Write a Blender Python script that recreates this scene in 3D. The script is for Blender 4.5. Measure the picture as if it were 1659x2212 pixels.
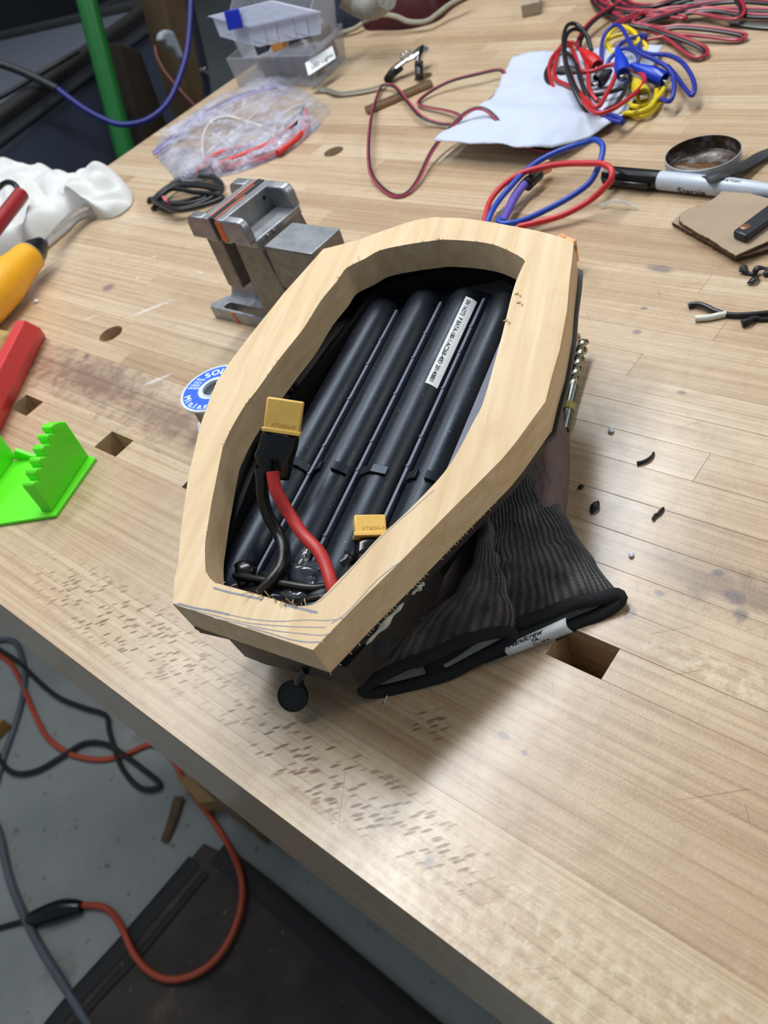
import bpy, bmesh, math, random
from mathutils import Vector, Matrix, noise, geometry
for o in list(bpy.data.objects): bpy.data.objects.remove(o)
SC = bpy.context.scene
random.seed(7)
# ---------------------------------------------------------------- camera (millimetres are measured from a point under the camera on the bench top)
FPX, CX, CY, H = 1740.5, 829.5, 1106.0, 290.0
BZ = 0.88                                   # bench top above the floor, metres
RX = Vector((0.75794167, 0.59173392, -0.2745458))    # rows: camera right, down, forward in the bench frame
RY = Vector((0.29875316, -0.6890245, -0.66029675))
RF = Vector((-0.57988876, 0.418445, -0.69902275))
cam = bpy.data.cameras.new('camera'); co = bpy.data.objects.new('camera', cam)
SC.collection.objects.link(co); SC.camera = co
cam.sensor_fit = 'HORIZONTAL'; cam.sensor_width = 36; cam.lens = FPX/1659*36
cam.clip_start = 0.02; cam.clip_end = 50
co.matrix_world = Matrix(((RX.x, -RY.x, -RF.x, 0), (RX.y, -RY.y, -RF.y, 0), (RX.z, -RY.z, -RF.z, H/1000+BZ), (0, 0, 0, 1)))
cam.dof.use_dof = True; cam.dof.focus_distance = 0.36; cam.dof.aperture_fstop = 20
# ---------------------------------------------------------------- world, lamps, exposure
w = bpy.data.worlds.new('world'); SC.world = w; w.use_nodes = True
w.node_tree.nodes['Background'].inputs[0].default_value = (0.72, 0.86, 1.0, 1)
w.node_tree.nodes['Background'].inputs[1].default_value = 0.30
def area(name, loc, aim, sx, sy, power, col, rot=0):
    l = bpy.data.lights.new(name, 'AREA'); l.shape = 'RECTANGLE'; l.size = sx; l.size_y = sy
    l.energy = power; l.color = col
    o = bpy.data.objects.new(name, l); SC.collection.objects.link(o)
    o.location = Vector(loc)+Vector((0, 0, BZ))
    d = (Vector(aim)-Vector(loc)).normalized()
    yv = Vector((math.sin(rot), math.cos(rot), 0)); xv = yv.cross(-d).normalized(); yv = (-d).cross(xv)
    o.matrix_world = Matrix(((xv.x, yv.x, -d.x, o.location.x), (xv.y, yv.y, -d.y, o.location.y), (xv.z, yv.z, -d.z, o.location.z), (0, 0, 0, 1)))
    return o
area('shop_light', (-0.70, 0.55, 1.25), (-0.2, 0.1, 0), 0.16, 1.4, 22, (0.93, 0.97, 1.0))
area('side_shop_light', (-1.39, 0.5, 1.25), (-0.3, 0.2, 0), 0.2, 1.2, 9, (0.93, 0.97, 1.0))
area('far_fill_light', (0.9, 1.6, 1.5), (-0.2, 0.2, 0), 0.5, 1.2, 11, (1.0, 0.93, 0.82))  # unseen soft fill added on the far side to lift the shadows
SC.view_settings.view_transform = 'Standard'; SC.view_settings.look = 'None'
SC.view_settings.gamma = 1; SC.view_settings.use_curve_mapping = False
SC.view_settings.exposure = -0.2

# ---------------------------------------------------------------- measuring helpers
def ray(px, py): return RX*(px-CX)+RY*(py-CY)+RF*FPX
C0 = Vector((0, 0, H))
def T(px, py, z=0.0):
    d = ray(px, py); return C0+d*((z-H)/d.z)
def PY(px, py, y):
    d = ray(px, py); return C0+d*(y/d.y)
def PV(px, py, A, B):
    n = Vector(((B-A).y, -(B-A).x, 0)); d = ray(px, py); return C0+d*(n.dot(A-C0)/n.dot(d))
# ---------------------------------------------------------------- object helpers
def root(name, label, cat, loc, group=None):
    o = bpy.data.objects.new(name, None); SC.collection.objects.link(o); o.empty_display_size = .01
    o.location = (loc[0]/1000, loc[1]/1000, loc[2]/1000+BZ); o['label'] = label; o['category'] = cat
    if group: o['group'] = group
    return o
def wloc(p):
    v = Vector((0, 0, 0))
    while p is not None: v += Vector(p.location); p = p.parent
    return v
def mesh(name, vs, fs, mat, parent=None, smooth=40, label=None, cat=None, group=None, kind=None, uv=None, at=None, bevel=0, sub=0, solid=0, mi=None):
    """vs in millimetres (bench frame)."""
    base = wloc(parent)
    if parent is None:
        a = Vector(at) if at is not None else sum((Vector(v) for v in vs), Vector())/len(vs)
        if at is None: a.z = min(v[2] for v in vs)
        base = Vector((a.x/1000, a.y/1000, a.z/1000+BZ))
    me = bpy.data.meshes.new(name)
    me.from_pydata([(v[0]/1000-base.x, v[1]/1000-base.y, v[2]/1000+BZ-base.z) for v in vs], [], fs)
    ms = mat if isinstance(mat, (list, tuple)) else [mat]
    for m_ in ms: me.materials.append(m_)
    if mi:
        for i, p in enumerate(me.polygons): p.material_index = mi[i]
    if uv:
        L = me.uv_layers.new(name='UVMap')
        for lp in me.loops: L.data[lp.index].uv = uv[lp.vertex_index]
    bm = bmesh.new(); bm.from_mesh(me)
    bmesh.ops.recalc_face_normals(bm, faces=bm.faces)
    if smooth:
        for f in bm.faces: f.smooth = True
        for e in bm.edges:
            if len(e.link_faces) == 2 and e.calc_face_angle(0) > math.radians(smooth): e.smooth = False
    bm.to_mesh(me); bm.free()
    o = bpy.data.objects.new(name, me); SC.collection.objects.link(o)
    if parent is not None: o.parent = parent
    else: o.location = base
    if label: o['label'] = label
    if cat: o['category'] = cat
    if group: o['group'] = group
    if kind: o['kind'] = kind
    if solid:
        m = o.modifiers.new('solid', 'SOLIDIFY'); m.thickness = solid/1000; m.offset = -1
    if bevel:
        m = o.modifiers.new('bevel', 'BEVEL'); m.width = bevel/1000; m.segments = 2; m.limit_method = 'ANGLE'; m.angle_limit = math.radians(38)
    if sub:
        m = o.modifiers.new('sub', 'SUBSURF'); m.levels = sub; m.render_levels = sub
    return o
def box_geo(x0, x1, y0, y1, z0, z1):
    vs = [(x, y, z) for z in (z0, z1) for y in (y0, y1) for x in (x0, x1)]
    return vs, [(0, 2, 3, 1), (4, 5, 7, 6), (0, 1, 5, 4), (2, 6, 7, 3), (0, 4, 6, 2), (1, 3, 7, 5)]
def box(name, x0, x1, y0, y1, z0, z1, mat, parent=None, bevel=0.4, **k):
    vs, fs = box_geo(x0, x1, y0, y1, z0, z1); return mesh(name, vs, fs, mat, parent, bevel=bevel, **k)
def fbox_geo(o, a, b, c):
    """box spanned by vectors a,b,c from corner o"""
    o = Vector(o); a = Vector(a); b = Vector(b); c = Vector(c)
    return [o+a*i+b*j+c*k for k in (0, 1) for j in (0, 1) for i in (0, 1)], [(0, 2, 3, 1), (4, 5, 7, 6), (0, 1, 5, 4), (2, 6, 7, 3), (0, 4, 6, 2), (1, 3, 7, 5)]
def fbox(name, o, a, b, c, mat, parent=None, bevel=0.4, **k):
    vs, fs = fbox_geo(o, a, b, c); return mesh(name, vs, fs, mat, parent, bevel=bevel, **k)
def join_geo(gs):
    V, F = [], []
    for vs, fs in gs:
        n = len(V); V += list(vs); F += [tuple(i+n for i in f) for f in fs]
    return V, F
def smooth_path(pts, n=6, closed=False):
    P = [Vector(p) for p in pts]; out = []; N = len(P)
    rng = range(N if closed else N-1)
    for i in rng:
        if closed: a, b, c, d = P[(i-1) % N], P[i], P[(i+1) % N], P[(i+2) % N]
        else: a, b, c, d = P[max(i-1, 0)], P[i], P[i+1], P[min(i+2, N-1)]
        for k in range(n):
            t = k/n
            out.append(0.5*((2*b)+(c-a)*t+(2*a-5*b+4*c-d)*t*t+(3*b-a-3*c+d)*t**3))
    if not closed: out.append(P[-1])
    return out
def tube_geo(pts, r, res=8, n=6, closed=False, flat=1.0, up=None, cap=True):
    P = smooth_path(pts, n, closed) if n else [Vector(p) for p in pts]; N = len(P)
    rr = r if callable(r) else (lambda t: r)
    vs = []; fs = []
    t0 = (P[1]-P[0]).normalized(); nrm = Vector(up) if up else (Vector((0, 0, 1)) if abs(t0.z) < .9 else Vector((1, 0, 0)))
    for i in range(N):
        if closed: t = (P[(i+1) % N]-P[i-1])
        else: t = P[min(i+1, N-1)]-P[max(i-1, 0)]
        if t.length < 1e-9: t = Vector((1, 0, 0))
        t.normalize()
        if up: nrm = Vector(up)
        nrm = (nrm-t*nrm.dot(t))
        if nrm.length < 1e-6: nrm = t.orthogonal()
        nrm.normalize(); b = t.cross(nrm); R = rr(i/(N-1))
        for k in range(res):
            a = 2*math.pi*k/res
            vs.append(P[i]+nrm*(math.cos(a)*R*flat)+b*(math.sin(a)*R))
    M = N if closed else N-1
    for i in range(M):
        j = (i+1) % N
        for k in range(res):
            k2 = (k+1) % res
            fs.append((i*res+k, j*res+k, j*res+k2, i*res+k2))
    if not closed and cap:
        fs.append(tuple(range(res))); fs.append(tuple((N-1)*res+k for k in reversed(range(res))))
    return vs, fs
def tube(name, pts, r, mat, parent=None, res=8, n=6, closed=False, flat=1.0, up=None, **k):
    vs, fs = tube_geo(pts, r, res, n, closed, flat, up); return mesh(name, vs, fs, mat, parent, smooth=50, **k)
def ptube(name, pix, r, mat, parent=None, z=None, zs=None, **k):
    """pix: (px,py) or (px,py,z) picked on the bench, z the height of the wire centre."""
    pts = [T(p[0], p[1], (p[2] if len(p) > 2 else (z if z is not None else r))) for p in pix]
    return tube(name, pts, r, mat, parent, **k)
def lathe_geo(o, axis, prof, res=24, ref=None):
    """prof: list of (r, h) along axis"""
    o = Vector(o); ax = Vector(axis).normalized(); a = Vector(ref) if ref else ax.orthogonal().normalized(); b = ax.cross(a)
    vs = []; fs = []
    for r, h in prof:
        for k in range(res):
            t = 2*math.pi*k/res; vs.append(o+ax*h+a*(math.cos(t)*r)+b*(math.sin(t)*r))
    for i in range(len(prof)-1):
        for k in range(res):
            k2 = (k+1) % res; fs.append((i*res+k, i*res+k2, (i+1)*res+k2, (i+1)*res+k))
    fs.append(tuple(reversed(range(res)))); fs.append(tuple((len(prof)-1)*res+k for k in range(res)))
    return vs, fs
def lathe(name, o, axis, prof, mat, parent=None, res=24, **k):
    vs, fs = lathe_geo(o, axis, prof, res); return mesh(name, vs, fs, mat, parent, **k)
def prism_geo(poly, f, h0, h1, holes=()):
    """poly 2-D outline (and holes); f(a,b,h)->3-D"""
    loops = [list(poly)]+[list(h) for h in holes]; flat = [p for L in loops for p in L]; n = len(flat)
    tri = geometry.tessellate_polygon([[Vector((p[0], p[1], 0)) for p in L] for L in loops])
    vs = [f(p[0], p[1], h0) for p in flat]+[f(p[0], p[1], h1) for p in flat]
    fs = [tuple(t) for t in tri]+[tuple(i+n for i in reversed(t)) for t in tri]
    s = 0
    for L in loops:
        m = len(L)
        for i in range(m): fs.append((s+i, s+(i+1) % m, s+(i+1) % m+n, s+i+n))
        s += m
    return vs, fs
def prism(name, poly, f, h0, h1, mat, parent=None, holes=(), **k):
    vs, fs = prism_geo(poly, f, h0, h1, holes); return mesh(name, vs, fs, mat, parent, **k)
def inside(p, poly):
    c = False; j = len(poly)-1
    for i in range(len(poly)):
        a, b = poly[i], poly[j]
        if (a[1] > p[1]) != (b[1] > p[1]) and p[0] < (b[0]-a[0])*(p[1]-a[1])/(b[1]-a[1])+a[0]: c = not c
        j = i
    return c
def edist(p, poly):
    m = 1e9
    for i in range(len(poly)):
        a = Vector(poly[i][:2]); b = Vector(poly[(i+1) % len(poly)][:2]); q = Vector(p[:2]); ab = b-a
        t = max(0, min(1, (q-a).dot(ab)/max(ab.length_squared, 1e-9))); m = min(m, (q-a-ab*t).length)
    return m
def lump_geo(poly, hf, rings=14, z0=0.2):
    """soft heap: rings shrinking from a (star-shaped) outline to its centre, hf(x,y,d,t)->height"""
    P = smooth_path([Vector((p[0], p[1], 0)) for p in poly], 8, True); n = len(P)
    c = sum(P, Vector())/n; vs = []; fs = []
    for r in range(rings):
        t = (r/rings)
        for p in P:
            q = p.lerp(c, t); d = (q-p).length
            vs.append(Vector((q.x, q.y, z0+hf(q.x, q.y, d, t))))
    for r in range(rings-1):
        for i in range(n): j = (i+1) % n; fs.append((r*n+i, r*n+j, (r+1)*n+j, (r+1)*n+i))
    vs.append(Vector((c.x, c.y, z0+hf(c.x, c.y, 1e3, 1)))); k = len(vs)-1
    for i in range(n): fs.append(((rings-1)*n+i, (rings-1)*n+(i+1) % n, k))
    b = len(vs); vs += [Vector((p.x, p.y, 0)) for p in P]
    for i in range(n): j = (i+1) % n; fs.append((b+i, b+j, j, i))
    fs.append(tuple(b+i for i in reversed(range(n))))
    return vs, fs
def nz(x, y, z=0, s=1.0): return noise.noise(Vector((x*s, y*s, z)))
def text_geo(s, size, o, xd, yd, spacing=1.0, off=0.0, up=0.06):
    cu = bpy.data.curves.new('t', 'FONT'); cu.body = s; cu.size = 1; cu.space_character = spacing; cu.offset = off
    ob = bpy.data.objects.new('t', cu); SC.collection.objects.link(ob)
    me = bpy.data.meshes.new_from_object(ob.evaluated_get(bpy.context.evaluated_depsgraph_get()))
    o = Vector(o); xd = Vector(xd).normalized(); yd = Vector(yd).normalized(); n = xd.cross(yd)
    vs = [o+xd*(v.co.x*size)+yd*(v.co.y*size)+n*up for v in me.vertices]; fs = [tuple(p.vertices) for p in me.polygons]
    wd = max([v.co.x for v in me.vertices] or [0])*size
    bpy.data.objects.remove(ob); bpy.data.curves.remove(cu); bpy.data.meshes.remove(me)
    return vs, fs, wd
def text(name, s, size, o, xd, yd, mat, parent, **k):
    vs, fs, wd = text_geo(s, size, o, xd, yd, **k); return mesh(name, vs, fs, mat, parent, smooth=0)
# ---------------------------------------------------------------- materials
def srgb(r, g, b):
    f = lambda c: (c/255/12.92) if c/255 <= .04045 else ((c/255+.055)/1.055)**2.4
    return (f(r), f(g), f(b), 1)
class NT:
    def __init__(s, name):
        s.m = bpy.data.materials.new(name); s.m.use_nodes = True; s.t = s.m.node_tree; s.b = s.t.nodes['Principled BSDF']
    def n(s, typ, **k):
        x = s.t.nodes.new(typ)
        for a, v in k.items():
            if a.startswith('i_'):
                key = a[2:]; key = int(key) if key.isdigit() else key
                if hasattr(v, 'is_linked') or isinstance(v, bpy.types.NodeSocket): s.t.links.new(v, x.inputs[key])
                else: x.inputs[key].default_value = v
            else: setattr(x, a, v)
        return x
    def math(s, op, a, b=0.0, c=None, clamp=False):
        x = s.t.nodes.new('ShaderNodeMath'); x.operation = op; x.use_clamp = clamp
        for i, v in enumerate([a, b]+([c] if c is not None else [])):
            if isinstance(v, bpy.types.NodeSocket): s.t.links.new(v, x.inputs[i])
            else: x.inputs[i].default_value = v
        return x.outputs[0]
    def vmath(s, op, a, b):
        x = s.t.nodes.new('ShaderNodeVectorMath'); x.operation = op
        for i, v in enumerate((a, b)):
            if isinstance(v, bpy.types.NodeSocket): s.t.links.new(v, x.inputs[i])
            else: x.inputs[i].default_value = v
        return x.outputs['Value' if op in ('LENGTH', 'DISTANCE', 'DOT_PRODUCT') else 'Vector']
    def mix(s, f, a, b, blend='MIX'):
        x = s.t.nodes.new('ShaderNodeMix'); x.data_type = 'RGBA'; x.blend_type = blend
        for i, v in ((0, f), (6, a), (7, b)):
            if isinstance(v, bpy.types.NodeSocket): s.t.links.new(v, x.inputs[i])
            else: x.inputs[i].default_value = v
        return x.outputs[2]
    def noise(s, vec, scale, detail=3, rough=.5, dist=0): 
        x = s.n('ShaderNodeTexNoise', i_Scale=scale, i_Detail=detail, i_Roughness=rough, i_Distortion=dist)
        s.t.links.new(vec, x.inputs['Vector']); return x.outputs[0]
    def ramp(s, f, stops):
        x = s.t.nodes.new('ShaderNodeValToRGB'); s.t.links.new(f, x.inputs[0]); e = x.color_ramp.elements
        while len(e) < len(stops): e.new(0.5)
        for i, (p, c) in enumerate(stops):
            e[i].position = p; e[i].color = c if hasattr(c, '__len__') else (c, c, c, 1)
        return x.outputs[0]
    def maprange(s, v, a, b, c=0, d=1):
        x = s.n('ShaderNodeMapRange', i_1=a, i_2=b, i_3=c, i_4=d); s.t.links.new(v, x.inputs[0]); return x.outputs[0]
    def scale(s, vec, sc, loc=(0, 0, 0), rot=(0, 0, 0)):
        x = s.n('ShaderNodeMapping'); x.inputs['Scale'].default_value = sc; x.inputs['Location'].default_value = loc; x.inputs['Rotation'].default_value = rot
        s.t.links.new(vec, x.inputs[0]); return x.outputs[0]
    def bump(s, h, strength=.3, dist=.001):
        x = s.n('ShaderNodeBump', i_Strength=strength, i_Distance=dist); s.t.links.new(h, x.inputs['Height']); s.t.links.new(x.outputs[0], s.b.inputs['Normal']); return x
    def set(s, **k):
        names = {'col': 'Base Color', 'rough': 'Roughness', 'metal': 'Metallic', 'spec': 'Specular IOR Level', 'trans': 'Transmission Weight', 'sss': 'Subsurface Weight', 'alpha': 'Alpha', 'ior': 'IOR', 'coat': 'Coat Weight', 'sheen': 'Sheen Weight'}
        for a, v in k.items():
            i = s.b.inputs[names[a]]
            if isinstance(v, bpy.types.NodeSocket): s.t.links.new(v, i)
            else: i.default_value = v
        return s
def obj_co(N): return N.n('ShaderNodeTexCoord').outputs['Object']
def plain(name, rgb, rough=.5, metal=0, var=.12, vs=300, bump=.1, bs=900, **k):
    """base colour with a little mottling and fine relief"""
    N = NT(name); c = srgb(*rgb); O = obj_co(N)
    nv = N.noise(O, vs, 4)
    d = tuple(x*(1-var) for x in c[:3])+(1,); l = tuple(min(1, x*(1+var)) for x in c[:3])+(1,)
    N.set(col=N.ramp(nv, [(.3, d), (.7, l)]), rough=rough, metal=metal, **k)
    if bump: N.bump(N.noise(O, bs, 2), bump, .0005)
    return N.m
def clear(name, rgb, alpha=.3, rough=.25, trans=0.0, bump=0, bs=200, **k):
    """thin translucent plastic"""
    N = NT(name); N.set(col=srgb(*rgb), rough=rough, alpha=alpha, trans=trans, **k)
    if bump: N.bump(N.noise(obj_co(N), bs, 3), bump, .002)
    return N.m
# ---------------------------------------------------------------- bench material
def bench_mat(name, grain_axis_rot=0.0, front=False, endg=False):
    N = NT(name); geo = N.n('ShaderNodeNewGeometry'); P0_ = N.vmath('MULTIPLY', geo.outputs['Position'], (1000, 1000, 1000))
    P_ = N.vmath('SUBTRACT', P0_, (0, 0, BZ*1000))
    info = N.n('ShaderNodeObjectInfo'); rnd = info.outputs['Random']
    off = N.n('ShaderNodeCombineXYZ', i_0=N.math('MULTIPLY', rnd, 917.0), i_1=N.math('MULTIPLY', rnd, 411.0), i_2=N.math('MULTIPLY', rnd, 77.0)).outputs[0]
    Q = N.vmath('ADD', P_, off)
    g1 = N.noise(N.scale(Q, (.006, .35, .35)), 1.0, 5, .6, .6)
    g2 = N.noise(N.scale(Q, (.02, 1.2, 1.2)), 1.0, 4, .65)
    fl = N.noise(N.scale(Q, (.12, .03, .03)), 1.0, 3, .6, .5)           # cross figure
    tone = N.ramp(rnd, [(0, srgb(190, 161, 128)), (.2, srgb(205, 178, 144)), (.6, srgb(212, 187, 154)), (1, srgb(220, 198, 168))])
    dark = N.mix(1.0, tone, srgb(188, 160, 132), 'MULTIPLY')
    c = N.mix(N.math('MULTIPLY', N.maprange(g1, .42, .7), .55), tone, dark)
    c = N.mix(N.math('MULTIPLY', N.maprange(g2, .5, .75), .28), c, dark)
    c = N.mix(N.math('MULTIPLY', N.maprange(fl, .5, .75), .10), c, srgb(236, 216, 184))
    # long fine grain lines
    wv = N.n('ShaderNodeTexWave', wave_type='BANDS', bands_direction='Y', i_Scale=.055, i_Distortion=5.0, i_Detail=2.0)
    wv.inputs['Detail Scale'].default_value = .6
    N.t.links.new(N.scale(Q, (.05, 1.0, 1.0)), wv.inputs['Vector'])
    ln = N.maprange(wv.outputs[0], .0, .08, 1, 0)
    c = N.mix(N.math('MULTIPLY', ln, .2), c, srgb(120, 92, 66))
    # grime / large mottling
    big = N.noise(N.scale(P_, (.008, .012, .01)), 1.0, 5, .6)
    c = N.mix(N.math('MULTIPLY', N.maprange(big, .5, .8), .45), c, srgb(168, 134, 104))
    sm = N.noise(P_, .09, 6, .7); c = N.mix(N.math('MULTIPLY', N.maprange(sm, .5, .75), .42), c, srgb(158, 126, 98))
    wm = N.noise(P_, .7, 4, .7); c = N.mix(N.math('MULTIPLY', N.maprange(wm, .55, .8), .30), c, srgb(238, 226, 206))
    s = N.n('ShaderNodeSeparateXYZ'); N.t.links.new(P_, s.inputs[0]); X, Y = s.outputs[0], s.outputs[1]
    def blob(cx, cy, rx, ry, soft=.5, rot=0.0, amp=.0):
        d = N.vmath('MULTIPLY', N.vmath('SUBTRACT', P_, (cx, cy, 0)), (1, 1, 0))
        if rot: d = N.scale(d, (1, 1, 1), rot=(0, 0, rot))
        d = N.vmath('MULTIPLY', d, (1/rx, 1/ry, 0)); L = N.vmath('LENGTH', d, (0, 0, 0))
        if amp: L = N.math('ADD', L, N.math('MULTIPLY', N.math('SUBTRACT', sm, .5), amp))
        return N.maprange(L, 1-soft, 1.0, 1, 0)
    gouge = None
    if not front:
        # mauve-brown wear where tools lie
        st = N.math('MAXIMUM', blob(-530, 188, 140, 30, .8, 0, 2.4), blob(-430, 180, 110, 26, .9, 0, 2.6))
        cut = N.math('MULTIPLY', st, N.maprange(Y, 208.5, 209.5, 1, 0))
        c = N.mix(N.math('MULTIPLY', cut, .72), c, srgb(112, 78, 68))
        c = N.mix(N.math('MULTIPLY', blob(-150, 165, 62, 26, .8, 0, 2.2), .6), c, srgb(128, 88, 62))
        c = N.mix(N.math('MULTIPLY', blob(-75, 200, 60, 14, .8, 0, 2.6), .65), c, srgb(112, 84, 72))
        c = N.mix(N.math('MULTIPLY', blob(-492, 290, 0.1+60, 10, .8, 0, 2.2), .25), c, srgb(150, 116, 96))
        for a in ((-635, 281, 8, 7, 0), (-566, 205, 3.4, 3, 0), (-186, 345, 3.2, 2.6, 0), (-217, 300, 3.2, 4, 0), (-72, 197, 6, 4.5, 0), (-66, 190, 4, 4, 0), (-82, 206, 3, 2.4, 0), (-121, 99, 3.4, 2, 0), (-110, 97, 1.8, 1.6, 0), (-98, 186, 3, 2, 0), (-142, 305, 3.2, 2, 0), (-192, 366, 2.8, 2, 0), (-118, 44, 3, 3, 0), (-104, 172, 3, 4, 0), (-200, 405, 10, 5, 0)):
            c = N.mix(N.math('MULTIPLY', blob(a[0], a[1], a[2], a[3], .5, 0, 1.2), .62), c, srgb(92, 80, 92))
        for a in ((-560, 270, 22, 3, .9), (-476, 206, 14, 2.2, .95), (-440, 214, 12, 1.6, .9), (-612, 244, 10, 1.3, .9), (-555, 322, 5, 1.6, 0), (-628, 330, 2.4, 2, 0), (-616, 300, 2.4, 2, 0)):
            c = N.mix(N.math('MULTIPLY', blob(a[0], a[1], a[2], a[3], .7, -a[4], 1.2), .6), c, srgb(238, 234, 236))
    # chatter gouges on the two front boards
    reg = N.math('MAXIMUM', N.math('MAXIMUM', blob(-170, 50, 120, 22, .8, 0, 1.4), blob(-150, 88, 14, 14, .8, 0, 1.2)), N.math('MULTIPLY', blob(-330, 55, 170, 34, .8, 0, 1.4), .85))
    vv = N.n('ShaderNodeTexVoronoi', feature='F1', i_Scale=1.0); vv.inputs['Randomness'].default_value = .9
    N.t.links.new(N.scale(N.scale(P_, (1, 1, 0), rot=(0, 0, math.radians(-47))), (.13, .55, 0)), vv.inputs['Vector'])
    gg = N.math('MULTIPLY', N.maprange(vv.outputs[0], .2, .38, 1, 0), N.maprange(N.math('ADD', reg, N.math('MULTIPLY', N.math('SUBTRACT', sm, .5), 1.4)), .35, .7, 0, 1))
    c = N.mix(N.math('MULTIPLY', gg, .8), c, srgb(118, 80, 50))
    # scratches
    sc1 = N.noise(N.scale(N.scale(P_, (1, 1, 0), rot=(0, 0, 1.0)), (.02, .9, 0)), 1.0, 2, .5); sc2 = N.noise(N.scale(N.scale(P_, (1, 1, 0), rot=(0, 0, -.7)), (.015, 1.1, 0)), 1.0, 2, .5)
    scr = N.math('MAXIMUM', N.maprange(sc1, .74, .78), N.maprange(sc2, .745, .785))
    c = N.mix(N.math('MULTIPLY', scr, .5), c, srgb(110, 84, 64))
    # pale polished burr near the big dog hole and along the front board
    pz = N.noise(P_, .22, 3, .6); pb = N.math('MULTIPLY', N.math('MAXIMUM', blob(-40, 162, 70, 9, .5, 0, 1.0), N.math('MULTIPLY', blob(-40, 35, 150, 34, .5, 0, 1.0), .8)), N.maprange(pz, .45, .62))
    c = N.mix(N.math('MULTIPLY', pb, .45), c, srgb(240, 226, 196))
    rough = N.math('ADD', N.maprange(sm, .3, .7, .26, .46), N.math('MULTIPLY', gg, .3))
    N.set(col=c, rough=rough, spec=.5, coat=.55); N.b.inputs['Coat Roughness'].default_value = .22
    hh = N.math('SUBTRACT', N.math('ADD', N.math('MULTIPLY', g2, .25), N.math('MULTIPLY', wm, .35)), N.math('ADD', gg, N.math('MULTIPLY', scr, .5)))
    N.bump(hh, .55, .0006)
    return N.m
M_bench = bench_mat('bench_maple')
M_inner = plain('bench_end_grain', (120, 86, 56), .7)
# ---------------------------------------------------------------- SETTING: concrete floor, walls
N = NT('concrete'); O = obj_co(N)
c = N.ramp(N.noise(O, 2.2, 6, .6), [(.3, srgb(124, 128, 127)), (.7, srgb(160, 162, 158))])
c = N.mix(N.maprange(N.noise(O, 9, 5, .6), .6, .72, 0, .5), c, srgb(96, 92, 84)); c = N.mix(N.maprange(N.noise(O, 60, 3), .66, .72, 0, .5), c, srgb(60, 54, 46))
N.set(col=c, rough=.75); N.bump(N.noise(O, 120, 4), .25, .002); M_conc = N.m
FZ = -BZ*1000
fl = box('floor', -9000, 3500, -2500, 6500, FZ-60, FZ, M_conc, bevel=0, kind='structure')
M_wall = plain('dark_plank_wall', (66, 52, 40), .8, vs=3, var=.3)
box('wall_far', -6500, 3500, 4200, 4300, FZ, 1900, M_wall, bevel=0, kind='structure')
box('wall_left', -6600, -6500, -2500, 4300, FZ, 1900, plain('grey_wall', (70, 72, 78), .8, vs=2), bevel=0, kind='structure')
# ---------------------------------------------------------------- WORKBENCH
XL, XR, YB = -874.0, 520.0, 1010.0
bench = root('workbench', 'maple butcher block workbench with dog holes and a worn thick front apron', 'workbench', (XL, 26, FZ))
TH = 60.0; AP = 152.0
holes = [(-125, -100), (-238.5, -213.5), (-371, -346), (-465, -440), (-579, -554), (-692, -667), (-805, -780)]
rnd = random.Random(11)
def stave(x0, x1, y0, y1, depth, cuts=()):
    g = .05 if y1 > 140 else .02; dz = rnd.uniform(-.05, .03)
    o = box('stave', x0+g, x1-g, y0+g, y1-g, -depth, dz, M_bench, bench, bevel=.15 if y1 > 140 else .06, smooth=0)
    for (cx, cy, r) in cuts:
        cv, cf = lathe_geo((cx, cy, -depth-5), (0, 0, 1), [(r, 0), (r, depth+12)], 40); cut = mesh('cut', cv, cf, M_inner, None, smooth=0)
        m = o.modifiers.new('b', 'BOOLEAN'); m.operation = 'DIFFERENCE'; m.object = cut; m.solver = 'EXACT'
        me = bpy.data.meshes.new_from_object(o.evaluated_get(bpy.context.evaluated_depsgraph_get()))
        o.modifiers.clear(); o.data = me; bpy.data.objects.remove(cut)
    return o
# front apron board, wide inner board, dog-hole strip
stave(XL, XR, 26, 68, AP); stave(XL, XR, 68, 138.5, AP)
xs = [XL]+[v for h in sorted(holes) for v in h]+[XR]
for i in range(0, len(xs), 2): stave(xs[i], xs[i+1], 138.5, 154.5, AP)
rows = [154.5, 172, 190, 209, 229, 250, 269.5, 289, 309, 328.5, 349]
while rows[-1] < YB-25: rows.append(rows[-1]+rnd.uniform(18.5, 21.5))
rows.append(YB)
round_holes = [(-569.5, 233.5, 9.8), (-571, 517.5, 9.6), (T(914, 166)[0], T(914, 166)[1], 9.6)]
forced = {250: [-112]}
for i in range(len(rows)-1):
    y0, y1 = rows[i], rows[i+1]; ends = [XL]
    x = XL+rnd.uniform(60, 420)
    f = forced.get(int(y0))
    if f: ends += [-560, -112, 260]
    else:
        while x < XR-80:
            ends.append(x); x += rnd.uniform(230, 620)
    ends.append(XR)
    for a, b in zip(ends[:-1], ends[1:]):
        cuts = [(cx, cy, r) for cx, cy, r in round_holes if a-r < cx < b+r and y0-r < cy < y1+r]
        stave(a, b, y0, y1, AP if y0 < 170 else TH, cuts)
# back apron, underframe
M_leg = plain('bench_underframe_wood', (128, 100, 72), .6, vs=30, var=.2)
for x, y in ((-800, 60), (-800, 900), (380, 60), (380, 900)):
    box('leg', x, x+90, y, y+90, FZ, -TH if y > 200 else -AP, M_leg, bench, bevel=3)
box('stretcher', -800, 470, 90, 120, FZ+160, FZ+260, M_leg, bench, bevel=3)
box('stretcher', -800, 470, 930, 960, FZ+160, FZ+260, M_leg, bench, bevel=3)
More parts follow.
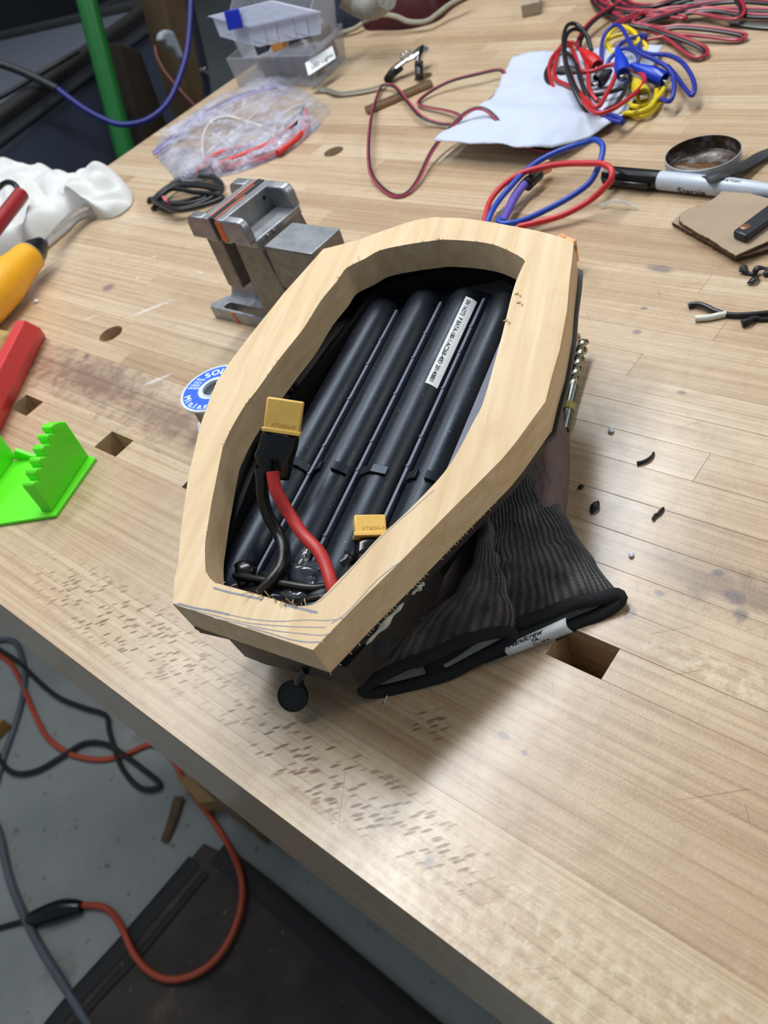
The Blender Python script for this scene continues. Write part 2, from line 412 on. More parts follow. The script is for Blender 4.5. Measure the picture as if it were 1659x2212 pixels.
# ---------------------------------------------------------------- WOODEN FRAME ON THE BATTERY PACK
nN = Vector((0, -.06, 1)).normalized(); Pp = T(800, 950, 72)
def PL(px, py, off=0.0):
    d = ray(px, py); P = Pp+nN*off; return C0+d*(nN.dot(P-C0)/nN.dot(d))
Ofr = (PL(372, 1304)+PL(676, 1403))/2
uA = ((PL(698, 538)+PL(1239, 527))/2-Ofr).normalized(); vA = uA.cross(nN)
def F(u, v, n=0.0): return Ofr+uA*u+vA*v+nN*n
def LL(px, py, off=0.0):
    q = PL(px, py, off)-Ofr; return (q.dot(uA), q.dot(vA))
outer_px = [(372,1304),(375,1290),(377,1246),(385,1220),(389,1163.6),(398,1091),(407,1028),(419.7,973.7),(432,921),(450.4,868.8),(468.5,823.6),(493,787),(536.4,729),(575,680.8),(613.6,632.6),(657,584.4),(698,538),(729.3,530),(777.6,516.9),(820,501),(875.5,481.6),(905,474),(936.5,469),(997.5,471),(1055.7,478.8),(1122,491.3),(1166.6,499.6),(1208,511),(1239,524),(1236,559),(1230,606),(1224.8,670),(1216.5,714.5),(1208.4,757),(1192,812),(1178,868),(1151,904.4),(1114,955.6),(1083.4,992.5),(1042.5,1033.5),(1001.5,1074.5),(960.5,1115.5),(867.8,1210),(766.6,1310),(676,1404)]
inner_px = [(443,1207),(445.6,1236),(461.3,1256.7),(480.5,1263),(540.8,1279.6),(577,1290),(608.3,1300),(632.5,1308),(661.4,1308.5),(680.7,1301),(702,1284.4),(726.5,1258),(766.6,1217.5),(817,1162),(868,1116),(918.5,1065.6),(960.5,1019),(991,972),(1022,912.6),(1040.4,878),(1054.8,832.7),(1067,787.6),(1085.5,720),(1102.8,648),(1115.3,606.4),(1129,575),(1133,562),(1111,548),(1086,535.7),(1055.7,526),(1014,520.4),(958.6,517.6),(931,520.4),(875.5,528.7),(820,541),(789.6,557.9),(751,577),(736.6,594),(727,608.5),(693,649.5),(657,707.4),(620.8,753),(589.5,794),(553.3,844.8),(530,874),(504.7,915.8),(492,941),(483,961),(475.7,991.8),(465,1046),(457.6,1082),(448.6,1136.5),(443.2,1172.6)]
N = NT('pine_board'); O = N.vmath('MULTIPLY', obj_co(N), (1000, 1000, 1000))
rotz = math.atan2(uA.y, uA.x)
G = N.scale(O, (1, 1, 1), rot=(0, 0, -rotz-.12))
g = N.noise(N.scale(G, (.006, .16, .16)), 1, 4, .55, .5); g2 = N.noise(N.scale(G, (.02, 1.4, 1.4)), 1, 3, .6)
c = N.ramp(g, [(.3, srgb(214, 184, 142)), (.5, srgb(224, 196, 156)), (.7, srgb(233, 209, 172))])
c = N.mix(N.maprange(g2, .5, .8, 0, .25), c, srgb(214, 176, 128))
kn = N.noise(N.scale(G, (.045, .22, .1)), 1, 2, .5); c = N.mix(N.maprange(kn, .68, .78, 0, .35), c, srgb(196, 150, 96))
gm = N.noise(O, .05, 4, .6); c = N.mix(N.maprange(gm, .56, .75, 0, .30), c, srgb(206, 168, 136))
N.set(col=c, rough=.62, spec=.3); N.bump(N.math('ADD', g2, N.noise(O, 1.5, 3)), .2, .0003); M_pine = N.m
frame = root('coffin_board', 'thick pine board cut as a coffin shaped ring, on the black battery', 'wooden board', F(110, 0, -17))
th = 17.0
outl = [LL(*p) for p in outer_px]; inl = [LL(*p) for p in inner_px]
inl = [tuple(p[:2]) for p in smooth_path([Vector((a, b, 0)) for a, b in inl], 3, True)]
rj = random.Random(3)
board = prism('frame_board', outl, lambda a, b, h: F(a, b, h), -th, 0, M_pine, frame, holes=[inl], smooth=28, bevel=.35)
# bevel the upper right and foot bottom edges outwards as cut
M_split = plain('splinter_wood', (226, 200, 158), .8)
M_pencil = plain('pencil_mark', (128, 126, 134), .5, bump=0)
# pencil lines on the foot of the board
def pencil(name, pts, r=.22, n=5):
    q = [F(*LL(x, y), .03) for x, y in pts]
    tube(name, q, r, M_pencil, frame, res=5, n=n, flat=.15, up=nN)
s = 4.1475; cr = lambda L: [(360+x/s, 1200+y/s) for x, y in L]
pencil('pencil_line', cr([(60,432),(300,480),(500,520),(760,570),(1000,590),(1250,578),(1450,582),(1590,560)]))
pencil('pencil_line', cr([(200,480),(400,530),(700,600),(1000,630),(1200,640),(1420,645)]))
pencil('pencil_line', cr([(420,560),(700,620),(950,670),(1150,695),(1400,715),(1480,680)]))
pencil('pencil_line', cr([(720,640),(900,690),(1100,750),(1250,775),(1400,775)]), .3)
pencil('pencil_line', cr([(100,430),(250,470),(400,495),(560,530)]), .5)
pencil('pencil_line', cr([(420,290),(560,330),(700,360),(860,395)]), .5)
pencil('pencil_line', cr([(1060,440),(1200,475),(1350,512)]), .55)
pencil('pencil_line', cr([(1130,465),(1260,495),(1300,515)]), .3)
pencil('pencil_line', [(640+x/3.95, 1020+y/3.95) for x, y in ((300,1290),(420,1210),(560,1060),(640,970),(760,860),(880,770))], .25)
pencil('pencil_line', [(640+x/3.95, 1020+y/3.95) for x, y in ((90,1140),(200,1100),(350,960),(500,800),(700,580),(850,440),(1000,310),(1180,150))], .2)
# frayed saw splinters along the inner edge and the underside of the long side
for k in range(46):
    t = rj.random(); i = int(t*(len(inl)-1)); a = inl[i]
    px = F(a[0], a[1], .1)
    if not (a[1] < -20 or a[0] < 30 or a[0] > 215): continue
    d = Vector((rj.uniform(-1, 1), rj.uniform(-1, 1), rj.uniform(.0, .8)))*rj.uniform(.8, 2.6)
    tube('splinter', [px, px+d*.5+Vector((0, 0, .3)), px+d], .16, M_split, frame, res=4, n=2)
for k in range(12):
    q = F(*LL(545+k*9+rj.uniform(-4, 4), 1281+k*2.6), .1); d = Vector((rj.uniform(-1, 1), rj.uniform(-1.4, .4), rj.uniform(.0, .9)))*rj.uniform(1.5, 3)
    tube('splinter', [q, q+d*.5+Vector((0, 0, .6)), q+d], .2, plain('dark_splinter', (176, 140, 96), .8) if k == 0 else bpy.data.materials['dark_splinter'], frame, res=4, n=2)
for px_, py_ in ((1112, 636), (1088, 694), (1116, 655)):
    q = F(*LL(px_, py_), .1); tube('splinter', [q, q+Vector((2, .6, .8)), q+Vector((3.6, -1, .5))], .35, M_split, frame, res=5, n=3)
side = [(676+ (1060-676)*t, 1404+(1015-1404)*t) for t in [i/60 for i in range(61)]]
for k, (x, y) in enumerate(side):
    if rj.random() < .45: continue
    a = LL(x, y); q = F(a[0], a[1]+.2, -th+.2); d = vA*rj.uniform(.1, .8)+nN*rj.uniform(-.9, -.1)+uA*rj.uniform(-.6, .6)
    tube('splinter', [q, q+d], .18, M_split, frame, res=4, n=0)
# ---------------- battery pack
N = NT('black_pack_plastic'); O = obj_co(N)
c = N.ramp(N.noise(O, 60, 4), [(.3, srgb(11, 13, 19)), (.7, srgb(20, 24, 34))])
c = N.mix(N.maprange(N.noise(O, 700, 2), .72, .78, 0, .7), c, srgb(150, 152, 156))
N.set(col=c, rough=N.maprange(N.noise(O, 30, 5), .3, .7, .32, .44), spec=.42); N.b.inputs['Specular Tint'].default_value = (.72, .84, 1, 1); N.bump(N.noise(O, 500, 3), .12, .0004); M_pack = N.m
M_case = plain('black_case_plastic', (22, 22, 24), .5, bump=.15)
M_tape = plain('black_electrical_tape', (12, 12, 14), .22, bs=120, bump=.5)
M_rib = plain('grey_black_rib', (84, 92, 110), .42)
M_yel = plain('yellow_nylon', (244, 198, 104), .42, var=.05, bump=0)
M_redw = plain('red_silicone', (186, 48, 44), .45, var=.06)
M_blkw = plain('black_silicone', (20, 20, 21), .35)
M_glue = plain('clear_hot_glue', (60, 66, 74), .12, spec=.8, var=.3)
M_white = plain('white_paper', (236, 240, 242), .5, var=.03, bump=0)
M_ink = plain('black_ink', (18, 20, 24), .5, bump=0)
pack = root('battery_pack', 'black ribbed battery pack in a coffin shaped case under the pine frame', 'battery', F(110, 0, -50))
def scalepoly(P, su, sv, du=0): 
    cu = sum(p[0] for p in P)/len(P); return [(cu+(p[0]-cu)*su+du, p[1]*sv) for p in P]
# flange round the rim, floor plate, walls, belly
fl_out = [(max(1.5, a+(1.2 if a > 200 else -.5)), b+(1.8 if (b > 0 and a > 120) else (-.6 if b > 0 else .8))) for a, b in outl]
rim_in = scalepoly(inl, 1.01, 1.02)

mid_out = [(max(a, 2.5), b*.985) for a, b in outl]
def shrink(P, d):
    n_ = len(P); out = []
    for i in range(n_):
        a = Vector(P[i-1]); b = Vector(P[(i+1) % n_]); t = (b-a).normalized(); nn_ = Vector((-t.y, t.x)); q = Vector(P[i])+nn_*d
        if not inside(q, P): q = Vector(P[i])-nn_*d
        out.append((q.x, q.y))
    return out
def ringwall(name, P, d, h0, h1, mat, par):
    I_ = shrink(P, d); m_ = len(P)
    vs = [F(a, b, h0) for a, b in P]+[F(a, b, h0) for a, b in I_]+[F(a, b, h1) for a, b in P]+[F(a, b, h1) for a, b in I_]; fs = []
    for i in range(m_):
        j = (i+1) % m_; fs += [(i, j, m_+j, m_+i), (2*m_+i, 3*m_+i, 3*m_+j, 2*m_+j), (i, 2*m_+i, 2*m_+j, j), (m_+i, m_+j, 3*m_+j, 3*m_+i)]
    return mesh(name, vs, fs, mat, par, smooth=35)
ringwall('case_wall', mid_out, 6, -22.5, -th-2.2, M_case, pack)
ringwall('case_flange', fl_out, 9, -th-2.2, -th-.02, M_case, pack)
base_n = -34.0
Ish = shrink(mid_out, 15); m_ = len(Ish)
mesh('lower_shell', [F(a, b, -22.4) for a, b in mid_out]+[F(a, b, base_n-1) for a, b in Ish], [(i, (i+1) % m_, m_+(i+1) % m_, m_+i) for i in range(m_)], M_case, pack, smooth=35)
prism('cover_plate', shrink(mid_out, 15), F, base_n-2, base_n, M_pack, pack, smooth=30)
belly = [(14, -40), (4, -20), (2.5, -8), (2, 37), (44, 54), (56, 53.5), (66, 45), (120, 62), (226, 54), (244, 28), (246, -10), (232, -44), (120, -62), (40, -48)]
def bf(a, b, h): 
    k = 1 if h > -30 else .93
    return F(a*1.0+(0 if a > 20 else (1-k)*20), b*k, h)
ringwall('case_body', [(a, b) for a, b in belly], 3, -38, -22.4, M_case, pack)
prism('case_bottom', belly, F, -39, -37.6, M_case, pack, bevel=.5)
prism('case_belly', [(20, -40), (20, 40), (120, 62), (210, 54), (225, 10), (215, -40), (120, -60)], F, -48, -38.8, M_case, pack, bevel=1.2)
# four long cell tubes with closed rounded ends
cent = [-38.0, -13.6, 10.8, 34.6]; us = [14, 10, 10, 12]; ue = [222, 228, 229, 226]
for vc, u0, u1 in zip(cent, us, ue):
    R = 11.3; res = 22; vs = []; fs = []
    prof = [(0, R*.55), (1.2, R*.8), (3, R*.95), (6, R)]+[(x, R) for x in (30, 60, 90, 120, 150, 180)]
    Lg = u1-u0; prof = [(x, r) for x, r in prof if x < Lg-8]+[(Lg-6, R), (Lg-2, R*.93), (Lg, R*.8)]
    for x, r in prof:
        for k in range(res+1):
            t = math.pi*k/res
            vs.append(F(u0+x, vc-math.cos(t)*r, base_n+math.sin(t)*r*1.1))
    m = res+1
    for i in range(len(prof)-1):
        for k in range(res): fs.append((i*m+k, i*m+k+1, (i+1)*m+k+1, (i+1)*m+k))
    fs.append(tuple(range(m))); fs.append(tuple((len(prof)-1)*m+k for k in reversed(range(m))))
    tb = mesh('cell_tube', vs, fs, M_pack, pack, smooth=35)
# raised ribs between the tubes
for v0, a, b in ((-25.8, 12, 214), (-1.4, 12, 220), (22.7, 20, 222), (47.0, 60, 215)):
    wv_ = .85 if v0 < 40 else 5
    fbox('rib', F(a, v0-wv_, base_n), uA*(b-a), vA*wv_*2, nN*(8.2 if v0 < 40 else 9), M_rib, pack, bevel=.3)
for u in (30, 62, 100, 118, 150, 176, 195):
    for v0 in (-25.8, -1.4, 22.7):
        lathe('rivet_dot', F(u+v0*.2, v0, base_n+8.1), nN, [(1.0, 0), (1.0, .35), (.7, .55)], M_rib, pack, res=10)
# clips on the tubes
for u, c0, v0, v1 in ((98, -38, -35, -28.5), (97, -13.6, -23, -18), (97, -13.6, -12, -5.5), (97, 10.8, 3, 16), (96, 34.6, 27, 32), (96, 34.6, 36, 42)):
    def tp(u_, v_, o_): 
        d_ = max(-.97, min(.97, (v_-c0)/11.3)); t_ = math.asin(d_); return F(u_, c0+math.sin(t_)*(11.3+o_), base_n+math.cos(t_)*(11.3+o_)*1.1)
    vs = []
    for o_ in (-.6, 1.5):
        for v_ in (v0, (v0+v1)/2, v1): vs += [tp(u-2.2, v_, o_), tp(u+2.6, v_, o_)]
    mesh('clip_tab', vs, [(0, 1, 3, 2), (2, 3, 5, 4), (6, 8, 9, 7), (8, 10, 11, 9), (0, 6, 7, 1), (4, 5, 11, 10), (0, 2, 8, 6), (2, 4, 10, 8), (1, 7, 9, 3), (3, 9, 11, 5)], M_pack, pack, bevel=.3, smooth=20)
# serial label on the third tube
def on_tube(u, v, c0, off=.12):
    R = 11.3; d = max(-.98, min(.98, (v-c0)/R)); t = math.asin(d)
    return F(u, c0+math.sin(t)*(R+off), base_n+math.cos(t)*(R+off)*1.1)
c0 = cent[2]; lu0, lu1, lv0, lv1 = 154, 219, 15.5-.5, 20.2
lab = [(1019, 639, ), (1035, 645), (963, 800), (945, 791)]
A_, B_, D_ = [PL(x, y, -24) for x, y in ((1019, 639), (1035, 645), (945, 791))]
xdir = (D_-A_).normalized(); ydir = (B_-A_); wl = (D_-A_).length
vs, fs = [], []
for i in range(2):
    for j in range(5):
        vv_ = (j/4)*5.2+c0+3.6
        vs.append(on_tube(lu1 if i == 0 else lu0, vv_, c0, .15))
for j in range(4): fs.append((j, j+1, j+6, j+5))
lb = mesh('serial_label', vs, fs, M_white, pack, smooth=60)
tv, tf, wd = text_geo('SN 16272  P BATA-180-1-AC26B-40D 20140801', 2.5, (0, 0, 0), (1, 0, 0), (0, 1, 0), up=0, off=.01)
k = (lu1-lu0-4)/wd
# text runs from the head end towards the foot, letters upright towards the right hand wall
mesh('printed_text', [on_tube(lu1-2-p.x*k, c0+3.6+1.2+p.y, c0, .28) for p in tv], tf, M_ink, lb, smooth=0)
# screws / glue dots on the left wall ledge
for (x, y) in ((638, 833), (525, 1058)):
    lathe('ledge_screw', PL(x, y, -30), nN, [(1.8, -5), (1.8, 0), (1.2, .5)], M_glue, pack, res=12)
# connectors
def connector(cx, cy, dep, xa, ya, za, lead, wid=16, hei=17, thk=8.4):
    """yellow housing: corner pixel at depth dep (mm along the lens axis)"""
    d = ray(cx, cy); P = C0+d*(dep/FPX)
    h = fbox('connector_housing', P, xa*wid, ya*hei, za*(-thk), M_yel, pack, bevel=.8, label='yellow connector housing stamped with its type')
    tx = text_geo('XT60H-M', 3.0, P+xa*(wid-1.5)+ya*(hei-1)+za*.0, -xa, -ya, spacing=1.1, up=-.0)
    mesh('embossed_text', [Vector(v)+za*.08 for v in text_geo('XT60H-M', 2.9, P+xa*3+ya*(hei-1.8), xa, -ya, spacing=1.15, up=0)[0]], tx[1], M_emb, h, smooth=0)
    fbox('housing_lip', P+ya*(hei-1.4)-xa*.5+za*.4, xa*(wid+1), ya*1.6, -za*(thk+.8), M_yel, h, bevel=.3)
    return P, h
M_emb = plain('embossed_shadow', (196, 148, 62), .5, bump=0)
def frame_at(px, py, dep, px2, py2, px3, py3, len1, len2):
    """corner plus two edge directions chosen so both edges have their true lengths"""
    P = C0+ray(px, py)*(dep/FPX)
    def solve(qx, qy, Lg):
        d = ray(qx, qy); best = None
        for i in range(-60, 61):
            Q = C0+d*((dep+i*.25)/FPX); e = abs((Q-P).length-Lg)
            if best is None or e < best[0]-1e-6: best = (e, Q)
        return (best[1]-P)
    return P, solve
# first connector stands up on its leads, second lies at the right under the frame edge
def conn(cTL, cTR, cBL, dep, s1=1, s2=1):
    P = C0+ray(*cTL)*(dep/FPX)
    Qx = C0+ray(*cTR)*((dep+s1)/FPX); Qy = C0+ray(*cBL)*((dep+s2)/FPX)
    xa = (Qx-P); ya = (Qy-P); wx = xa.length; hy = ya.length; xa.normalize(); ya -= xa*ya.dot(xa); ya.normalize()
    za = xa.cross(ya)
    if za.dot(RF) > 0: za = -za
    return P, xa, ya, za, wx, hy
for idx, (a, b, cc, dep, s1, s2) in enumerate((((577, 857), (656, 869), (562, 927), 350, 1, 2), ((765, 1111), (833, 1110), (752, 1153), 341, 2, -4))):
    P, xa, ya, za, wx, hy = conn(a, b, cc, dep, s1, s2)
    h = fbox('connector_housing', P, xa*wx, ya*hy, za*-8.4, M_yel, pack, bevel=.7, label='yellow two-pin connector housing' if idx == 0 else 'yellow two-pin connector housing beside the frame edge')
    vs_, fs_, wd_ = text_geo('XT60H-M', 2.5, P+xa*(wx*.2)+ya*(hy-2.0), xa, -ya, up=0, spacing=1.05)
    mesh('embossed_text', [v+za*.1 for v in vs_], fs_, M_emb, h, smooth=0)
    fbox('housing_lip', P+ya*(hy-1.2)-xa*.6+za*.5, xa*(wx+1.2), ya*1.8, za*-9.4, M_yel, h, bevel=.3)
    # tape wrap
    O_ = P+ya*(hy+.4)-za*4.2
    if idx == 0:
        def ring(t, wsc, shx, dz): return [O_+ya*t+xa*(wx/2+shx+math.cos(q)*wx*.5*wsc)+za*(math.sin(q)*4.6*wsc+dz) for q in [2*math.pi*k/16 for k in range(16)]]
        prof = [(-1, 1.0, 0, 0), (1.5, 1.06, -.2, 0), (5, 1.12, -.6, 0), (9, 1.10, -1.2, .4), (11.5, 1.15, -2.2, .2), (14, 1.08, -1.2, 0), (17, .92, -.6, 0), (20, .80, .2, 0), (21, .74, .2, 0)]
    else:
        def ring(t, wsc, shx, dz): return [O_+ya*t+xa*(wx/2+shx+max(-1, min(1, math.cos(q)*1.25))*wx*.5*wsc)+za*(max(-1, min(1, math.sin(q)*1.25))*4.3*wsc+dz) for q in [2*math.pi*k/16 for k in range(16)]]
        prof = [(-1, .82, 0, 0), (4, .9, 0, 0), (6, .98, 0, 0), (7, 1.0, 0, 0), (8, .9, 0, 0), (9.5, 1.0, -.5, 0), (14, .95, -1, -1), (18, .8, -1, -3)]
    vs = []; fs = []
    for r_ in prof:
        for q in ring(*r_): vs.append(q+Vector((nz(q.x, q.y, q.z*.2, .35), nz(q.y, q.z, 3, .35), nz(q.x, q.z, 7, .35)))*.5)
    for i in range(len(prof)-1):
        for k in range(16): fs.append((i*16+k, i*16+(k+1) % 16, (i+1)*16+(k+1) % 16, (i+1)*16+k))
    fs.append(tuple(range(16))); fs.append(tuple((len(prof)-1)*16+k for k in range(16)))
    mesh('tape_wrap', vs, fs, M_tape, pack, smooth=30, sub=1)
# leads of the first connector
def dpt(px, py, dep): return C0+ray(px, py)*(dep/FPX)
tube('red_wire', [PL(589, 1018, 8), PL(592, 1040, 5), PL(600, 1068, 1), PL(628, 1115, -7), PL(655, 1155, -11), PL(686, 1188, -13), PL(704, 1222, -15), PL(718, 1268, -17), PL(732, 1310, -21)], 2.75, M_redw, pack, res=12)
tube('black_wire', [PL(564, 1012, 8), PL(566, 1040, 4), PL(568, 1075, -3), PL(580, 1115, -11), PL(600, 1150, -17), PL(612, 1185, -19), PL(608, 1222, -19), PL(588, 1252, -19), PL(560, 1282, -21)], 2.7, M_blkw, pack, res=12)
tube('black_wire', [PL(640, 1312, -25), PL(665, 1296, -22), PL(700, 1288, -21), PL(740, 1275, -22), PL(775, 1250, -24)], 1.5, M_blkw, pack)
tube('black_wire', [PL(505, 1245, -24), PL(560, 1252, -22), PL(620, 1262, -21), PL(680, 1270, -22), PL(730, 1262, -24)], 1.8, M_blkw, pack)
# glued, taped clump at the foot end
def blobmesh(name, cx, cy, off, rx, ry, rz, mat, seed, amp=.35, par=pack):
    bm = bmesh.new(); bmesh.ops.create_icosphere(bm, subdivisions=3, radius=1); vs = []
    cpt = PL(cx, cy, off)
    for v in bm.verts:
        k = 1+amp*noise.noise(v.co*1.7+Vector((seed, 0, 0)))+amp*.5*noise.noise(v.co*4+Vector((0, seed, 0)))
        vs.append(cpt+uA*(v.co.x*rx*k)+vA*(v.co.y*ry*k)+nN*(v.co.z*rz*k))
    fs = [tuple(v.index for v in f.verts) for f in bm.faces]; bm.free(); return mesh(name, vs, fs, mat, par, smooth=180)
blobmesh('taped_lump', 655, 1240, -27, 7, 13, 5, M_glue, 1); blobmesh('taped_lump', 600, 1262, -27, 6, 10, 5, M_tape, 2); blobmesh('taped_lump', 520, 1240, -27, 8, 9, 5, M_tape, 3)
blobmesh('taped_lump', 700, 1250, -28, 6, 9, 5, M_tape, 4); blobmesh('taped_lump', 640, 1285, -26, 5, 9, 4, M_glue, 5); blobmesh('taped_lump', 745, 1218, -26, 6, 5, 4, M_tape, 6); blobmesh('taped_lump', 575, 1290, -27, 5, 14, 5, M_tape, 7)
blobmesh('glue_patch', 690, 1262, -24, 4, 7, 1.6, M_glue, 8, .5); blobmesh('glue_patch', 655, 1205, -24, 7, 3, 1.5, M_glue, 9, .5)
# glue squeeze-out under the long side
M_sq = plain('squeezed_glue', (198, 200, 184), .4)
def sq(px, py, w, par=pack):
    return PL(px, py, -21)
for seg in (((790, 1392), (818, 1362), (850, 1325), (872, 1302)), ((888, 1284), (905, 1268), (916, 1258))):
    q = []
    for (x, y) in seg:
        a, b = LL(x, y, -20.5); q.append(F(a, b+.1, -20.5))
    tube('glue_bead', q, lambda t: .25+(1.0+.5*math.sin(17*t))*math.sin(math.pi*min(1, max(0, t))), M_sq, pack, res=8, n=8)
# wavy gasket between board and case on the long side
q = []
for i in range(40):
    t = i/39; a, b = LL(676+(1180-676)*t, 1404+(868-1404)*t); q.append(None)
# rubber charge port cap on its strap
cap = root('port_cap', 'round black rubber port cap hanging on a strap below the foot end', 'cap', T(632, 1505, 0))
cap['label'] = 'round black rubber port cap hanging on its strap below the foot of the case'
n2 = Vector((.35, -.55, .75)).normalized(); cc_ = T(631, 1504, 12)
lathe('cap_disc', cc_-n2*2, n2, [(4.2, -1.5), (6.6, 0), (6.9, 1.2), (6.6, 2.4), (5.9, 2.6), (5.7, 2.2), (.1, 2.3)], M_case, cap, res=32)
tv, tf, wd = text_geo('UMAX', 3, (0, 0, 0), (1, 0, 0), (0, 1, 0), up=0)
up_ = (Vector((0, 1, 0))-n2*n2.y).normalized(); sd = up_.cross(n2)
tube('cap_strap', [cc_+up_*5.5, cc_+up_*8+n2*.3, cc_.lerp(F(0, 12, -33), .6), F(2, 14, -33)], lambda t: 2.3-.9*math.sin(math.pi*t), M_case, cap, flat=.6)
for k in range(20):
    a = 2*math.pi*k/20; q = cc_+sd*(math.cos(a)*4.4)+up_*(math.sin(a)*4.4)+n2*.35
    lathe('raised_mark', q, n2, [(.28, 0), (.28, .18)], M_rib2 if False else M_case, cap, res=6)
# ---------------------------------------------------------------- VISE
M_cast = plain('cast_iron_grey', (150, 152, 156), .36, metal=.65, var=.18, vs=120, bump=.25)
M_castr = plain('rough_cast_grey', (136, 128, 118), .55, metal=.35, var=.2, vs=150, bump=.4)
M_rub = plain('vise_rubber', (26, 28, 32), .5)
M_or = plain('orange_paint', (224, 102, 44), .5, var=.1)
vx, vy = -489, 277
vise = root('vise', 'small grey cast metal drill press vise with orange paint marks', 'vise', (-430, 300, 0))
XY = lambda a, b, h: Vector((a, b, h))
def rslot(x0, x1, y0, y1, n=6):
    r = (y1-y0)/2; cy = (y0+y1)/2
    return [(x1-r+r*math.cos(t), cy+r*math.sin(t)) for t in [-math.pi/2+math.pi*i/n for i in range(n+1)]]+[(x0+r+r*math.cos(t), cy+r*math.sin(t)) for t in [math.pi/2+math.pi*i/n for i in range(n+1)]]
prism('base_flange', [(-490, 281), (-487, 277), (-376, 277), (-372, 281), (-372, 293), (-484, 293)], XY, 0, 9.5, M_cast, vise, holes=[rslot(-476, -433, 280, 287)], bevel=.6, smooth=30)
prism('base_flange', [(-484, 318), (-372, 318), (-372, 328), (-376, 333), (-487, 333), (-490, 328)], XY, 0, 9.5, M_cast, vise, holes=[rslot(-476, -433, 323, 330)], bevel=.6, smooth=30)
prof = [(292, 0), (292, 9.5), (294.5, 11), (296.5, 15), (297, 28), (314, 28), (314.5, 15), (316.5, 11), (319, 9.5), (319, 0)]
prism('base_body', prof, lambda a, b, h: Vector((h, a, b)), -480, -376, M_cast, vise, bevel=.5, smooth=35)
prism('fixed_column', [(-429, 11), (-427, 70), (-404, 70), (-397, 40), (-392, 20), (-388, 10), (-420, 10)], lambda a, b, h: Vector((a, h, b)), 280.5, 322, M_castr, vise, bevel=.7, smooth=35)
box('movable_post', -457, -441.5, 281, 321, 30, 71, M_castr, vise, bevel=.8)
# jaws: plate plus two rounded ears
def ear(x0, x1, y0, y1, flip, par):
    P = [(x0, 70), (x0, 85.5), (x1-5*flip, 85.5), (x1-2*flip, 84), (x1, 80), (x1+.3*flip, 70)]
    prism('jaw_ear', P, lambda a, b, h: Vector((a, h, b)), y0, y1, M_cast, par, bevel=1.2, smooth=40)
lj = box('movable_jaw', -446, -437.8, 276.5, 326, 69, 85.5, M_cast, vise, bevel=.7)
ear(-445, -463, 276.5, 284, -1, lj); ear(-445, -463, 318, 326, -1, lj)
rj_ = box('fixed_jaw', -431.5, -424, 276.5, 326, 69, 85.5, M_cast, vise, bevel=.7)
ear(-425, -406, 276.5, 283, 1, rj_); ear(-425, -406, 318.5, 326, 1, rj_)
box('pocket_floor', -425, -403.5, 280, 323, 66, 71.5, M_cast, rj_, bevel=.8)
lathe('bolt_hole', (-423.9, 314, 80), (1, 0, 0), [(1.5, 0), (1.5, .15)], M_rub, rj_, res=16)
for y in (290, 296): lathe('locating_pin', (-404, y, 69.5), (1, 0, .15), [(1.3, 0), (1.3, 1.4), (.7, 2)], M_cast, rj_, res=12)
box('rubber_pad', -437.7, -434.9, 276.8, 325.5, 71, 86.2, M_rub, vise, bevel=.4)
box('rubber_pad', -434.7, -431.6, 277.0, 325.5, 71, 86.0, M_rub, vise, bevel=.4)
for a in ((-438.4, -437.2, 279, 322, 85.6, 86.3), (-434.6, -433.8, 300, 318, 86.0, 86.35), (-431.7, -430.6, 277, 306, 85.4, 85.95)): box('paint_streak', *a, M_or, vise, bevel=.15)
box('paint_streak', -432, -426.5, 276.2, 276.7, 70.5, 84, M_or, vise, bevel=.15)
prism('paint_streak', [(-462, 0.3), (-459, 0.3), (-461, 9.6), (-464, 9.6)], lambda a, b, h: Vector((a, h, b)), 276.7, 277.3, M_or, vise)
box('screw_housing', -399, -357, 281, 309, 38, 67, M_castr, vise, bevel=.9); box('housing_cap_plate', -399, -357, 281, 309, 67, 68, M_cast, vise, bevel=.4)
# ---------------------------------------------------------------- SOLDER SPOOL
def circ3(a, b, c):
    A = b-a; B = c-a; D = 2*(A.x*B.y-A.y*B.x); ux = (B.y*A.length_squared-A.y*B.length_squared)/D; uy = (A.x*B.length_squared-B.x*A.length_squared)/D
    return Vector((a.x+ux, a.y+uy, a.z)), math.hypot(ux, uy)
zt = 25
sc_, sr = circ3(T(393, 850, zt), T(438, 889, zt), T(492, 788, zt))
if not 18 < sr < 34: sr = 25; sc_ = T(393, 850, zt)+(T(500, 850, zt)-T(393, 850, zt)).normalized()*25
spool = root('solder_spool', 'blue and white spool of solder half hidden behind the pine frame', 'spool', (sc_.x, sc_.y, 0))
M_sp = plain('milky_spool_plastic', (214, 226, 240), .4, var=.03, bump=0, trans=.0); M_blue = plain('blue_label', (16, 92, 222), .45, var=.04, bump=0); M_sold = plain('solder_wire', (150, 152, 156), .3, metal=.9)
zb = .2
lathe('spool_flange', (sc_.x, sc_.y, zb), (0, 0, 1), [(sr, 0), (sr, 1.4)], M_sp, spool, res=56, bevel=.3)
lathe('solder_winding', (sc_.x, sc_.y, zb+1.4), (0, 0, 1), [(sr*.8, 0)]+[(sr*(.8 if k % 2 else .83), k*.9) for k in range(1, 25)], M_sold, spool, res=40, smooth=180)
def annulus(r0, r1, z0, z1, name, mat, par):
    n = 56; f = lambda a, b, h: Vector((sc_.x+a, sc_.y+b, h))
    return prism(name, [(r1*math.cos(2*math.pi*i/n), r1*math.sin(2*math.pi*i/n)) for i in range(n)], f, z0, z1, mat, par, holes=[[(r0*math.cos(2*math.pi*i/n), r0*math.sin(2*math.pi*i/n)) for i in range(n)]], smooth=30)
annulus(sr*.36, sr, zt-1.2, zt, 'spool_flange', M_sp, spool)
annulus(sr*.48, sr*.93, zt+.02, zt+.14, 'spool_label', M_blue, spool)
